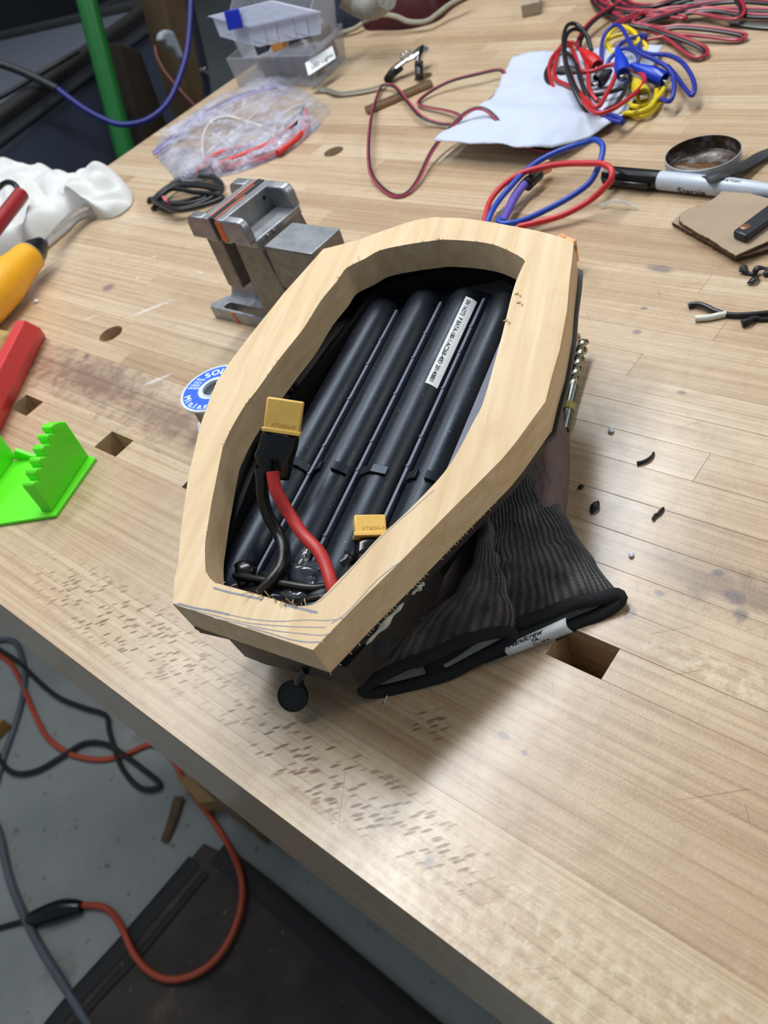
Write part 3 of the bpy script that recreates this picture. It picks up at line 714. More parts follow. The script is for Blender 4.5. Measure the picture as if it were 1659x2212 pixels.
annulus(sr*.34, sr*.38, zt-14, zt+.4, 'spool_hub', M_sp, spool)
xr = (T(440, 842, zt)-T(400, 842, zt)).normalized(); yr = Vector((-xr.y, xr.x, 0))
base_a = math.atan2(yr.y, yr.x)
M_wt = plain('white_print', (226, 244, 250), .5, var=0, bump=0)
def arc_text(s_, size, R, amid, step, name='label_lettering', inward=False, off=.02):
    gs = []
    for i, ch in enumerate(s_):
        if ch == ' ': continue
        a = amid-(i-(len(s_)-1)/2)*step*(-1 if inward else 1)
        rad = Vector((math.cos(a), math.sin(a), 0)); tan = Vector((math.sin(a), -math.cos(a), 0))
        xd, yd = (tan, rad) if not inward else (-tan, -rad)
        vs_, fs_, wd_ = text_geo(ch, size, Vector((0, 0, zt+.2)), xd, yd, off=off, up=0)
        o_ = Vector((sc_.x, sc_.y, 0))+rad*R-xd*wd_/2
        gs.append(([v+o_ for v in vs_], fs_))
    vs_, fs_ = join_geo(gs); mesh(name, vs_, fs_, M_wt, spool, smooth=0)
arc_text('SOLDER', sr*.32, sr*.6, base_a-.1, .34, off=.03)
arc_text('Miniature', sr*.27, sr*.88, base_a+math.pi-.05, .23, inward=True, off=.03)
arc_text('Deer Park, NY', sr*.1, sr*.9+.1, base_a+math.pi+.05, .085, inward=True, off=.01)
for i, s_ in enumerate(('Rosin', 'Core', 'HIGH', 'GRADE')):
    o_ = Vector((sc_.x, sc_.y, 0))+xr*(-sr*(.76+.04*i))+yr*(sr*(.30-.125*i))
    text('label_lettering', s_, sr*.13, Vector((o_.x, o_.y, zt+.15)), xr, yr, M_wt, spool, off=.02)
# ---------------------------------------------------------------- MARKER
M_mb = plain('marker_barrel', (196, 204, 218), .28, var=.03, bump=0); M_mc = plain('marker_cap_black', (14, 14, 16), .2, bump=.1)
a0 = T(1306, 377, 6.4); a1 = T(1422, 392, 6.4); md = (a1-a0).normalized(); a0.z = 6.4
md = (T(1659, 414, 6.4)-a0); md.z = 0; md.normalize(); cl = (a1-a0).length
mk = root('marker', 'grey felt tip marker with a black clip cap lying under the torn cardboard', 'marker', a0+md*60-Vector((0, 0, 6.4)))
lathe('marker_cap', a0, md, [(4.6, 0), (5.6, .5), (6.0, 3), (6.4, cl)], M_mc, mk, res=28)
lathe('marker_barrel', a0, md, [(5.9, cl), (6.1, cl+1), (6.1, cl+50), (5.6, 104), (4.6, 118), (4.4, 122)], M_mb, mk, res=28)
sdv = Vector((-md.y, md.x, 0)); 
fbox('pocket_clip', a0-sdv*8.6+md*3-Vector((0, 0, 2.4)), md*(cl-7), sdv*1.6, Vector((0, 0, 3.6)), M_mc, mk, bevel=.5)
fbox('clip_bridge', a0-sdv*8.2+md*3-Vector((0, 0, 2)), md*4, sdv*4, Vector((0, 0, 3)), M_mc, mk, bevel=.4)
def barrel_text(s_, size, start, ang, name, rr=6.35, mat=None):
    vs_, fs_, wd_ = text_geo(s_, size, (0, 0, 0), (1, 0, 0), (0, 1, 0), up=0, off=.015)
    out = []
    for v in vs_:
        t = ang+v.y/rr; out.append(a0+md*(start+v.x)-sdv*(math.cos(t)*rr)+Vector((0, 0, math.sin(t)*rr)))
    mesh(name, out, fs_, mat or M_ink, mk, smooth=0)
barrel_text('Sharpie', 6.5, cl+16, -.72, 'barrel_lettering'); barrel_text('FINE POINT', 2.4, cl+44, 1.15, 'barrel_lettering')
vs_, fs_ = [], []
for i in range(24):
    t = 2*math.pi*i/24; k = 1+.25*nz(i*1.7, 0, 3)
    th_ = 1.45+math.sin(t)*.33*k; x_ = cl+36+math.cos(t)*5.5*k
    vs_.append(a0+md*x_-sdv*(math.cos(th_)*6.17)+Vector((0, 0, math.sin(th_)*6.17)))
mesh('ink_smear', vs_, [tuple(range(24))], M_ink, mk)
# ---------------------------------------------------------------- TIN LID
tz = 11; tc, tr = circ3(T(1436, 347, tz), T(1603, 318, tz), T(1490, 371, tz))
tc2, tr2 = circ3(T(1436, 347, tz), T(1603, 318, tz), T(1530, 290, tz)); tc = (tc+tc2)/2; tr = (tr+tr2)/2
M_tin = plain('tin_metal', (158, 160, 164), .3, metal=.8, var=.15, vs=200); M_tino = plain('grey_painted_tin', (176, 180, 182), .4, metal=.2, var=.05)
N = NT('rusty_tin_inside'); O = obj_co(N); c = N.ramp(N.noise(O, 90, 5, .65), [(.35, srgb(40, 34, 30)), (.5, srgb(74, 56, 40)), (.62, srgb(118, 120, 124))])
N.set(col=c, rough=.35, metal=.3); N.bump(N.noise(O, 400, 3), .3, .0006); M_rust = N.m
tin = root('tin_lid', 'shallow round grey tin with brown residue inside, next to the marker', 'tin', (tc.x, tc.y, 0))
n = 64
def ring_(r, z): return [Vector((tc.x+r*math.cos(2*math.pi*i/n), tc.y+r*math.sin(2*math.pi*i/n), z)) for i in range(n)]
V_ = ring_(tr, .1)+ring_(tr, tz)+ring_(tr-.5, tz+.1); F_ = [(r*n+i, r*n+(i+1) % n, (r+1)*n+(i+1) % n, (r+1)*n+i) for r in range(2) for i in range(n)]+[tuple(reversed(range(n)))]
mesh('tin_wall', V_, F_, M_tino, tin, smooth=50)
V_ = ring_(tr-.55, tz)+ring_(tr-.7, 2.2)+ring_(tr-1.6, 1.4); F_ = [(r*n+i, r*n+(i+1) % n, (r+1)*n+(i+1) % n, (r+1)*n+i) for r in range(2) for i in range(n)]+[tuple(2*n+i for i in range(n))]
mesh('tin_inside', V_, F_, M_rust, tin, smooth=50)
blob_ = [(tc.x+(7+12*abs(math.cos(t)))*math.cos(t)*1.0+2*nz(t, 1), tc.y-2+(6+2*nz(t*2, 4))*math.sin(t)) for t in [2*math.pi*i/20 for i in range(20)]]
vs_, fs_ = lump_geo(blob_, lambda x, y, d, t: 1.6+.8*min(1, d/3)+.3*nz(x, y, 0, .5), 5); mesh('brown_residue', vs_, fs_, plain('brown_wax', (96, 62, 34), .35, bump=.5), tin)
# ---------------------------------------------------------------- CARDBOARD, HANDLE, STRAPS
M_card = plain('cardboard', (168, 146, 122), .8, var=.06, vs=60); M_cardd = plain('cardboard_flutes', (92, 70, 50), .9, var=.25, vs=500)
card = root('cardboard_square', 'torn brown cardboard piece under the black riveted handle', 'cardboard', T(1570, 480, 0))
def cardsheet(pix, z0, z1, name, mat, jit=.5, seed=0):
    q = []
    P = [T(x, y, z1) for x, y in pix]
    for i in range(len(P)):
        a, b = P[i], P[(i+1) % len(P)]; m = max(1, int((b-a).length/2.2))
        for k in range(m):
            v = a.lerp(b, k/m); v += Vector((nz(v.x, v.y, seed, .8), nz(v.x, v.y, seed+5, .8), 0))*jit; q.append((v.x, v.y))
    return prism(name, q, lambda a, b, h: Vector((a, b, h+.25*nz(a, b, 0, .1))), z0, z1, mat, card, smooth=30)
low = [(1452, 479), (1462, 470), (1540, 440), (1600, 425), (1700, 452), (1716, 520), (1590, 556)]
top = [(1468, 462), (1490, 450), (1512, 444), (1530, 437), (1553, 420), (1566, 402), (1577, 391), (1588, 403), (1620, 418), (1659, 428), (1706, 442), (1722, 505), (1659, 520), (1590, 551), (1570, 540), (1530, 514), (1500, 498), (1478, 484), (1468, 476)]
cardsheet(low, .2, .9, 'paper_layer', M_card, .5, 1); cardsheet(low, .9, 3.2, 'fluted_layer', M_cardd, 1.2, 2); cardsheet(low, 3.2, 3.8, 'paper_layer', M_card, .6, 3)
cardsheet(top, 4.1, 6.6, 'fluted_layer', M_cardd, 1.3, 4); cardsheet(top, 6.6, 7.3, 'paper_layer', M_card, .8, 5)
hz = 12.5; h0 = T(1583, 498, hz); h1 = T(1612, 510, hz); h2 = T(1690, 418, hz); dl = (h2-h0); wd_ = (h1-h0)
hnd = root('riveted_handle', 'flat black tool handle with a copper rivet resting on the cardboard', 'handle', h0+Vector((0, 0, 7.5-hz)))
M_hnd = plain('black_handle', (34, 36, 44), .4, var=.15, vs=300); M_cop = plain('copper_rivet', (146, 104, 76), .4, metal=.6)
fbox('handle_scale', h0, dl*1.4, wd_, Vector((0, 0, -5)), M_hnd, hnd, bevel=1.2)
lathe('rivet', T(1610, 490, hz)+Vector((0, 0, -.2)), (0, 0, 1), [(3.0, 0), (3.0, .5), (2.2, .8), (.4, .7)], M_cop, hnd, res=20)
M_strap = plain('black_rubber_strap', (50, 50, 54), .5)
s1_ = tube('rubber_strap', [T(1528, 388, 13), T(1560, 376, 13), T(1590, 366, 8), T(1620, 350, 5), T(1640, 338, 4), T(1670, 327, 4), T(1720, 315, 4)], 5.0, M_strap, None, flat=.35, up=(0, 0, 1), label='dark rubber strap running from the round tin to the right edge', cat='strap')
tube('steel_strip', [T(1578, 45, 2.4), T(1600, 50, 2.4), T(1659, 56, 2.4), T(1720, 55, 2.4)], 4.5, plain('grey_strip', (110, 108, 106), .4, metal=.5), None, flat=.2, up=(0, 0, 1), label='thin grey strip at the right edge below the red wire hank', cat='strip')
# ---------------------------------------------------------------- SPRING CLAMP + RIBBON + STRIPS
M_chrome = plain('chrome', (190, 190, 188), .2, metal=1.0, var=.1); M_grip = plain('black_grip', (22, 24, 27), .3)
cl_ = root('spring_clamp', 'metal spring clamp with black grips standing near the round dowel hole', 'clamp', T(880, 165, 0))
tube('clamp_arm', [T(853, 148, 11), T(880, 128, 14), T(900, 118, 15), T(914, 107, 15)], lambda t: 3.6+4.6*t, M_chrome, cl_, flat=.5, up=(0, 0, 1))
tube('clamp_arm', [T(905, 138, 14), T(908, 122, 15), T(914, 108, 15)], lambda t: 3.5+2*t, M_chrome, cl_, flat=.5, up=(.7, .7, 0))
tube('spring', [T(872, 138, 12)+Vector((math.cos(t)*4.2, t*.8, math.sin(t)*4.2+5)) for t in [i*.6 for i in range(24)]], .8, M_chrome, cl_, n=0)
tube('grip', [T(838, 172, 6), T(848, 158, 7), T(866, 142, 10)], 4.6, M_grip, cl_, res=12)
tube('grip', [T(905, 134, 15), T(905, 146, 10), T(906, 166, 5)], 4.4, M_grip, cl_, res=12)
tube('flat_ribbon', [T(676, 190, 5), T(690, 190, 5), T(708, 194, 3.4), T(728, 201, 3.4), T(760, 199, 3.4), T(800, 192, 3.4), T(832, 182, 4)], 3.4, plain('grey_ribbon', (112, 108, 98), .5), None, flat=.18, up=(0, 0, 1), label='narrow grey ribbon snaking from the clear bin to the spring clamp', cat='ribbon')
strip = root('corrugated_strip', 'narrow strip of corrugated cardboard under the thin wire loop', 'cardboard', T(863, 216, 0))
A_, B_ = T(793, 246, 0), T(933, 186, 0); dr = (B_-A_); pr = Vector((-dr.y, dr.x, 0)).normalized()
for k in range(4):
    q = [A_+dr*(i/14)+pr*(k*2.4-3.6)+Vector((0, 0, 3.2+.5*nz(i*3.1, k*7))) for i in range(15)]
    tube('corrugated_layer', q, 1.25, M_cardd if k % 2 else plain('card_edge', (150, 124, 96), .85, var=.2, vs=400) if k == 0 else bpy.data.materials['card_edge'], strip, flat=2.2, up=(0, 0, 1), res=6, n=0)
wc0, wc1, wc2 = T(1125, 12, 12), T(1166, 3, 12), T(1128, -14, 12)
fbox('wood_offcut', wc0, wc1-wc0, wc2-wc0, Vector((0, 0, -11.8)), plain('grey_wood', (160, 146, 126), .7), None, bevel=.6, label='small square wood offcut at the top edge of the picture', cat='wood offcut')
# ---------------------------------------------------------------- SPEAKER WIRE LOOP
M_wr = plain('pink_red_wire', (172, 62, 86), .35, var=.05, bump=0); M_wk = plain('wire_black', (30, 28, 34), .35, bump=0); M_wr2 = plain('crimson_wire', (170, 36, 58), .35, var=.08, bump=0)
def pair(pts, r, par, ma, mb, n=6, name='wire_strand', side=1):
    P = smooth_path(pts, n); A, B = [], []
    for i, p in enumerate(P):
        t = P[min(i+1, len(P)-1)]-P[max(i-1, 0)]; s_ = Vector((-t.y, t.x, 0))
        if s_.length < 1e-6: s_ = Vector((1, 0, 0))
        s_.normalize(); s_ = (s_+Vector((0, 0, .35))).normalized()*r*side; A.append(p+s_); B.append(p-s_)
    tube(name, A, r, ma, par, res=6, n=0); tube(name, B, r, mb, par, res=6, n=0)
sw = root('speaker_wire', 'thin two-strand red and black wire looping loosely around the middle', 'wire', T(900, 380, 0))
pa = [(831,183,6),(822,189,4),(812,215,5),(802,253,8),(796,311,9),(800,369,6),(822,403,3),(852,422,2),(879,417,2),(903,388,4),(933,326,9),(972,276,14),(1007,243,20),(1038,233.6,22),(1065,249,18),(1095.7,287.6,12),(1130,314.6,6),(1176.7,325,4),(1203.7,324,4),(1230,318,5)]
pair([T(*p) for p in pa], .95, sw, M_wr, M_wk, side=-1)
pb = [(831,183,6),(852.6,187,6),(876,214,8),(906.6,249,8),(941,264.5,4),(976,268,4),(995,255,8),(984,245,6),(960,238,4),(910,228,3),(907,216,3),(933.6,195,5),(976,174,8),(1030,160,9),(1076,150.7,8),(1090,160,6),(1086,182,4),(1070,205,3),(1053,220,2)]
pair([T(*p) for p in pb], .95, sw, M_wr, M_wk)
# ---------------------------------------------------------------- RED / BLUE SILICONE LEADS BEHIND THE FRAME
M_rs = plain('red_lead', (206, 48, 54), .4, var=.05, bump=0); M_bs = plain('blue_lead', (36, 72, 178), .4, var=.05, bump=0); M_pur = plain('purple_sleeve', (92, 72, 168), .45); M_orx = plain('pale_orange_nylon', (240, 182, 128), .45, var=.04, bump=0)
ld = root('power_lead', 'looped red and blue wire pair with purple sleeve behind the pine frame', 'cable', T(1190, 420, 0))
ptube('blue_wire', [(1052,482,10),(1062,458,12),(1080,430,12),(1104,402,14),(1126,378,15),(1161,350,16),(1204,328,18),(1235,317,20),(1262,309,23),(1284,302,26),(1299,310,27),(1302,325,26),(1294,357,22),(1273,395,15),(1231,426,9),(1181,453,7),(1130,476,7),(1096,483,8),(1078,480,8),(1080,470,8)], 2.1, M_bs, ld, res=10)
ptube('red_wire', [(1046,482,10),(1050,462,11),(1061,430,12),(1088,399,14),(1130,373,16),(1184,359,19),(1222,354,22),(1262,353,25),(1300,354,27),(1320,366,27),(1321,384,24),(1311,400,20),(1273,434,11),(1215,465,7),(1154,482,6),(1119,490,6)], 2.1, M_rs, ld, res=10)
tube('purple_sleeve', [T(1086,478,8), T(1096,458,8), T(1112,425,9), T(1132,398,10), T(1144,387,10)], lambda t: 2.9+1.2*t, M_pur, ld, res=12, flat=.7)
tube('black_sleeve', [T(1138,400,9), T(1150,388,9), T(1163,376,9)], 4.6, M_blkw, ld, res=12)
fbox('plug', T(1160, 377, 5), T(1168,371,5)-T(1160,377,5)+Vector((3, 5, 0)), Vector((6, -3, 0)), Vector((0, 0, 8)), M_orx, ld, bevel=.6)
oc = root('orange_connector', 'pale orange two-pin connector poking out behind the frame corner', 'connector', T(1235, 545, 0))
P = T(1213, 503, 21); xa = T(1250, 519, 21)-P; L_ = xa.length; xa.normalize(); ya = Vector((xa.y, -xa.x, 0)); 
hb = fbox('connector_housing', P, xa*14.5, ya*11, Vector((0, 0, -15)), M_orx, oc, bevel=.7)
fbox('recess_frame', P+xa*1.2+ya*1.2+Vector((0, 0, .05)), xa*5, ya*5, Vector((0, 0, .5)), M_orx, hb, bevel=.2)
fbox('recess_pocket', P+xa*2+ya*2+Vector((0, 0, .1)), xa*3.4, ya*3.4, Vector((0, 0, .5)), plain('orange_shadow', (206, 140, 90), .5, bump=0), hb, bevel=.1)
for k in (0, 1): lathe('pin_socket', P+xa*14.4+ya*(3+k*5)+Vector((0, 0, -5)), xa, [(2.1, 0), (2.1, .4)], M_cop, hb, res=16)
tube('black_wire', [P+xa*.5+ya*5+Vector((0, 0, -4)), P-xa*8+ya*5+Vector((0, 0, -5)), P-xa*20+ya*9+Vector((0, 0, -9))], 2.2, M_blkw, oc)
# ---------------------------------------------------------------- DRILL BIT
d0, d1 = T(1262, 733, 9), T(1222, 905, 4); dd = d1-d0; Ld = dd.length; dd.normalize(); e1 = dd.orthogonal().normalized(); e2 = dd.cross(e1)
drill = root('drill_bit', 'shiny twist drill bit with a yellow band beside the frame', 'drill bit', T(1240, 820, 0))
vs_, fs_ = [], []; m = 12; Rr = 3.3; L2 = Ld*.62; nn = 60
for i in range(nn+1):
    t = i/nn*L2; tw = t*.42; k = min(1, t/3+.15)
    for j in range(m):
        a = 2*math.pi*j/m; r = Rr*k*(1-.48*max(0, math.cos(2*a))**1.2); p = d0+dd*t+e1*math.cos(a+tw)*r+e2*math.sin(a+tw)*r; vs_.append(p)
for i in range(nn):
    for j in range(m): fs_.append((i*m+j, i*m+(j+1) % m, (i+1)*m+(j+1) % m, (i+1)*m+j))
fs_ += [tuple(reversed(range(m))), tuple(nn*m+j for j in range(m))]
mesh('fluted_body', vs_, fs_, plain('bright_steel', (178, 172, 148), .18, metal=1.0, var=.05, bump=0), drill, smooth=25)
lathe('shank', d0+dd*L2, dd, [(3.3, 0), (3.3, Ld-L2+8)], plain('shank_steel', (128, 134, 128), .3, metal=.9), drill, res=20)
lathe('yellow_band', d0+dd*(Ld*.83), dd, [(3.6, 0), (3.7, 1), (3.7, 4.5), (3.6, 5)], plain('yellow_tape', (178, 164, 84), .4), drill, res=20)
# ---------------------------------------------------------------- SCRAPS
def scrap(name, pts, r, mat, label, cat, **k):
    v = [T(*p) for p in pts]; return tube(name, v, r, mat, None, label=label, cat=cat, **k)
scrap('clear_tube', [(1297,446,2), (1312,439,3), (1330,434,5), (1350,438,4), (1375,447,2)], 1.3, clear('clear_tubing', (235, 238, 240), .35, .1), 'bent piece of thin clear tubing below the marker cap', 'tubing')
scrap('black_wire_offcut', [(1487,661,1.6),(1500,657,2),(1520,660,2.5),(1545,672,2),(1575,680,1.6),(1620,680,1.6),(1700,672,1.6)], 1.55, M_wk, 'wavy black wire offcut lying at the right edge', 'wire')
scrap('white_tube', [(1502,688,1.8),(1530,686,1.8),(1550,682,1.8),(1568,678,1.8)], 1.75, plain('white_sleeve', (232, 230, 216), .5, bump=0), 'short white plastic sleeve next to the wavy black wire', 'tubing')
M_scr = plain('black_shrink_scrap', (20, 20, 24), .45, bump=.5)
scrap('heat_shrink_scrap', [(1602,699,2),(1615,694,2.4),(1630,687,2),(1645,690,1.2),(1659,690,1.2),(1690,686,1)], lambda t: 2.2-1.5*t, M_scr, 'black heat shrink scrap with a thick end below the white sleeve', 'scrap')
scrap('crumpled_tape_scrap', [(1600,588,1.5),(1606,578,3),(1612,588,1.5),(1628,591,1.2),(1636,580,3.5),(1652,580,3),(1664,588,1.5),(1650,593,1.5)], lambda t: 1.0+1.1*abs(math.sin(9*t)), M_scr, 'crumpled black tape scrap below the cardboard corner', 'scrap', flat=.6)
scrap('tape_crumb', [(1614,612,.8),(1624,606,2.2),(1632,600,2),(1638,598,.8)], lambda t: .5+1.8*math.sin(math.pi*t), M_scr, 'small black crumb under the crumpled tape scrap', 'scrap', flat=.5)
scrap('curved_scrap', [(1376,1001,.9),(1388,998,1),(1400,992,1.3),(1409,984,1.2),(1412,978,.6)], lambda t: 1.0-.4*t, M_scr, 'thin curved black scrap between the glove and the butt joint', 'scrap')
scrap('leaf_shaped_scrap', [(1278,1108,.8),(1283,1097,1.4),(1288,1088,1.6),(1292,1082,.9)], lambda t: .4+1.7*math.sin(math.pi*min(1, t+.05)), M_scr, 'leaf shaped black scrap right of the glove', 'scrap', flat=.4, up=(0, 0, 1))
scrap('tiny_black_flake', [(1249,1054,.6),(1255,1051,1),(1261,1050,.6)], lambda t: .4+1.0*math.sin(math.pi*t), M_scr, 'tiny black flake just above the leaf shaped scrap', 'scrap', flat=.5, up=(0, 0, 1))
scrap('zigzag_scrap', [(1411,1122,.8),(1415,1113,1.2),(1422,1110,1),(1426,1104,1.4),(1433,1098,.8)], .75, M_scr, 'zigzag black scrap below the thin curved one', 'scrap')
scrap('white_flake', [(1313,931,.8),(1320,928,1.4),(1327,929,.6)], lambda t: .4+1.5*math.sin(math.pi*t), M_white, 'white paper flake on the seam right of the drill bit', 'scrap', flat=.3)
scrap('copper_curl', [(1238,733,1.2),(1244,731,1.2),(1250,727,1.2),(1250,722,1.2),(1245,722,1.2)], .6, M_cop, 'tiny copper coloured curl touching the drill tip', 'scrap')
scrap('clear_flake', [(1358,1199,.6),(1363,1197,1.2),(1370,1199,.6)], lambda t: .4+1.2*math.sin(math.pi*t), M_white, 'pale crumb on the bench above the glove cuff', 'scrap', flat=.4)
scrap('white_crumb', [(82,650,1),(78,651,1.5),(76,652,1)], 1.6, M_white, 'white glue crumb between the yellow tool and red block', 'scrap')
# ---------------------------------------------------------------- WORK GLOVES UNDER THE PACK
def knit_mat(name, base, worn, ribs=58, wornv=.5):
    N = NT(name); uvn = N.n('ShaderNodeUVMap'); uv = uvn.outputs[0]; s = N.n('ShaderNodeSeparateXYZ'); N.t.links.new(uv, s.inputs[0])
    O = N.vmath('MULTIPLY', obj_co(N), (1000, 1000, 1000))
    w_ = N.math('SINE', N.math('MULTIPLY', s.outputs[0], ribs*2*math.pi)); k_ = N.math('SINE', N.math('MULTIPLY', s.outputs[1], 4.2))
    nse = N.noise(O, .06, 5, .6); fz = N.noise(O, 2.2, 3, .7)
    c = N.mix(N.maprange(nse, wornv-.08, wornv+.2, 0, .8), base, worn)
    c = N.mix(N.maprange(w_, -.6, .6, .55, 0), c, srgb(14, 14, 15)); c = N.mix(N.maprange(fz, .55, .75, 0, .3), c, srgb(150, 146, 138))
    N.set(col=c, rough=.95, spec=.15, sheen=.3)
    N.bump(N.math('ADD', N.math('ADD', w_, N.math('MULTIPLY', k_, .14)), N.math('MULTIPLY', fz, 1.2)), .8, .0009)
    return N.m
M_knit = knit_mat('dirty_black_knit', srgb(68, 68, 70), srgb(150, 146, 138)); M_knit2 = knit_mat('fuzzy_black_knit', srgb(66, 60, 62), srgb(140, 124, 120), 30, .48)
M_hem = plain('black_fleece_hem', (30, 31, 34), .95, bump=1.0, bs=1500); M_lin = plain('grey_knit_lining', (168, 162, 150), .95, bump=.8, bs=1200)
M_palm = plain('mauve_grip_coating', (128, 108, 104), .8, var=.15, vs=150, bump=1.0, bs=700)
def loft(name, rows, mat, par, n=36, sub=3, amp=.6, tilt=3.5, thick=1.0, scale=1.0, sq=1.0):
    """rows: (L pixel, R pixel, height mm, base z at L, base z at R)"""
    ctr = []
    for L, R, h, zl, zr in rows: ctr.append((T(L[0], L[1], zl+h/2), T(R[0], R[1], zr+h/2), h))
    od = ((ctr[0][0]+ctr[0][1])-(ctr[2][0]+ctr[2][1])).normalized()
    A = smooth_path([a for a, b, h in ctr], sub); B = smooth_path([b for a, b, h in ctr], sub); Hh = smooth_path([Vector((h, 0, 0)) for a, b, h in ctr], sub)
    vs, fs, uv = [], [], []; m = n+1; dist = 0
    for i, (a, b, h) in enumerate(zip(A, B, Hh)):
        c = (a+b)/2; ax = (b-a)/2*scale
        if i: dist += (c-pc).length
        pc = c
        for k in range(m):
            t = 2*math.pi*k/n; v = c+ax*math.cos(t)+Vector((0, 0, h.x/2*scale*math.sin(t)*sq))-od*(math.sin(t)*tilt*max(0, 1-i/(3.0*sub)))
            if k < n: d = Vector((nz(v.x, v.y, v.z*.05, .12), nz(v.y, v.x, 5, .12), nz(v.x, v.y, 9+v.z*.1, .09)))*amp*2
            else: d = vs[i*m]-v
            vs.append(v+d); uv.append((k/n, dist))
    for i in range(len(A)-1):
        for k in range(n): fs.append((i*m+k, i*m+k+1, (i+1)*m+k+1, (i+1)*m+k))
    return mesh(name, vs, fs, mat, par, smooth=180, uv=uv), [vs[k] for k in range(n)]
def glove(label, rows, palm, ph, hem_r, mat, nm='work_glove'):
    g = root(nm, label, 'glove', (T(*rows[0][0]).x, T(*rows[0][0]).y, 0))
    o, ring0 = loft('knit_cuff', rows, mat, g, amp=.9)
    loft('cuff_lining', [(r[0], r[1], r[2]*.8, r[3]+r[2]*.1, r[4]+r[2]*.1) for r in rows[:3]], M_lin, g, scale=.93, amp=.5)
    tube('cuff_hem', [ring0[i] for i in range(0, 36, 2)], hem_r, M_hem, g, closed=True, res=10, n=3)
    P = [(T(x, y).x, T(x, y).y) for x, y in palm]
    vs_, fs_ = lump_geo(P, lambda x, y, d, t: ph*(1-math.exp(-d/5))*(.9+.15*nz(x, y, 2, .05))+.4*nz(x, y, 4, .4), 10)
    mesh('coated_palm', vs_, fs_, M_palm, g, smooth=60, label='mauve-brown rubber grip coating of the glove')
    return g, ring0
rowsB = [((932,1438),(1343,1292),8,0,0), ((960,1404),(1328,1268),13,0,0), ((1000,1340),(1292,1225),18,0,0), ((1022,1270),(1254,1165),17,0,0), ((1036,1200),(1216,1105),18,0,0), ((1046,1150),(1192,1070),20,0,0), ((1058,1100),(1176,1046),22,0,0), ((1072,1050),(1196,1010),20,0,0), ((1085,1000),(1184,965),18,0,0), ((1090,950),(1180,925),14,0,0)]
gB, ringB = glove('black knit work glove with wide ribbed cuff and white size tag on its hem', rowsB, [(1208,850),(1224,900),(1231,960),(1230,1030),(1224,1100),(1212,1150),(1180,1180),(1110,1140),(1070,1060),(1060,960),(1100,880),(1160,850)], 21, 3.0, M_knit)
rowsA = [((787,1492),(1104,1377),9,0,5), ((806,1458),(1110,1348),12,0,8), ((850,1402),(1112,1320),14,0,12), ((905,1350),(1106,1294),15,2,12), ((948,1314),(1096,1266),15,4,12), ((986,1284),(1084,1232),15,6,12), ((1012,1246),(1074,1200),15,8,12), ((1028,1190),(1064,1160),15,8,12), ((1040,1140),(1060,1120),14,6,10), ((1046,1090),(1062,1075),10,4,8)]
gA, ringA = glove('black knit work glove with narrow twisted cuff lying over the other glove', rowsA, [(925,1330),(965,1312),(1010,1280),(1034,1210),(1052,1130),(1040,1080),(960,1080),(880,1150),(850,1240),(870,1320)], 15, 2.8, M_knit2)
# tag wrapped over the lower hem of the wide cuff
tA, tB, tC = T(1094,1392,8), T(1222,1334,8), T(1101,1417,0.6)
tC2 = T(1239,1366,0.6); vs_ = []; fs_ = []
dn = (tC-tA)
for i in range(9):
    for j in range(7):
        a = tA.lerp(tB, i/8); b = tC.lerp(tC2, i/8); p = a.lerp(b, j/6)+Vector((.2, -.9, .9)).normalized()*(3.4*math.sin(math.pi*j/6)); vs_.append(p)
for i in range(8):
    for j in range(6): fs_.append((i*7+j, i*7+j+1, (i+1)*7+j+1, (i+1)*7+j))
M_tag = plain('white_woven_tag', (228, 232, 236), .6, var=.03, bump=.2)
tag_ = mesh('size_tag', vs_, fs_, M_tag, gB, smooth=180, solid=.3)
def on_tag(s_, size, fx, fy, off=.01):
    gs_v, gs_f, wd_ = text_geo(s_, size, (0, 0, 0), (1, 0, 0), (0, 1, 0), up=0, off=off); Lx = (tB-tA).length; Ly = (tC-tA).length; out = []
    for v in gs_v:
        u_ = fx+v.x/Lx; w2 = fy-v.y/Ly
        a = tA.lerp(tB, u_); b = tC.lerp(tC2, u_); out.append(a.lerp(b, w2)+Vector((.2, -.9, .9)).normalized()*(3.4*math.sin(math.pi*min(1, max(0, w2)))+.25))
    mesh('tag_print', out, gs_f, M_ink, tag_, smooth=0)
on_tag('Handcrew', 3.6, .05, .32, .02); on_tag('FA', 2.5, .43, .62, .03); on_tag('7514FA', 2.3, .40, .95)
thr = plain('loose_thread', (214, 210, 200), .9, bump=0)
tube('loose_thread', [T(900,1436,5), T(870,1456,3), T(850,1478,2), T(838,1500,1), T(830,1518,.6)], .35, thr, gA, res=5)
tube('loose_thread', [T(918,1434,5), T(880,1452,3), T(858,1468,2), T(842,1496,1)], .3, thr, gA, res=5)
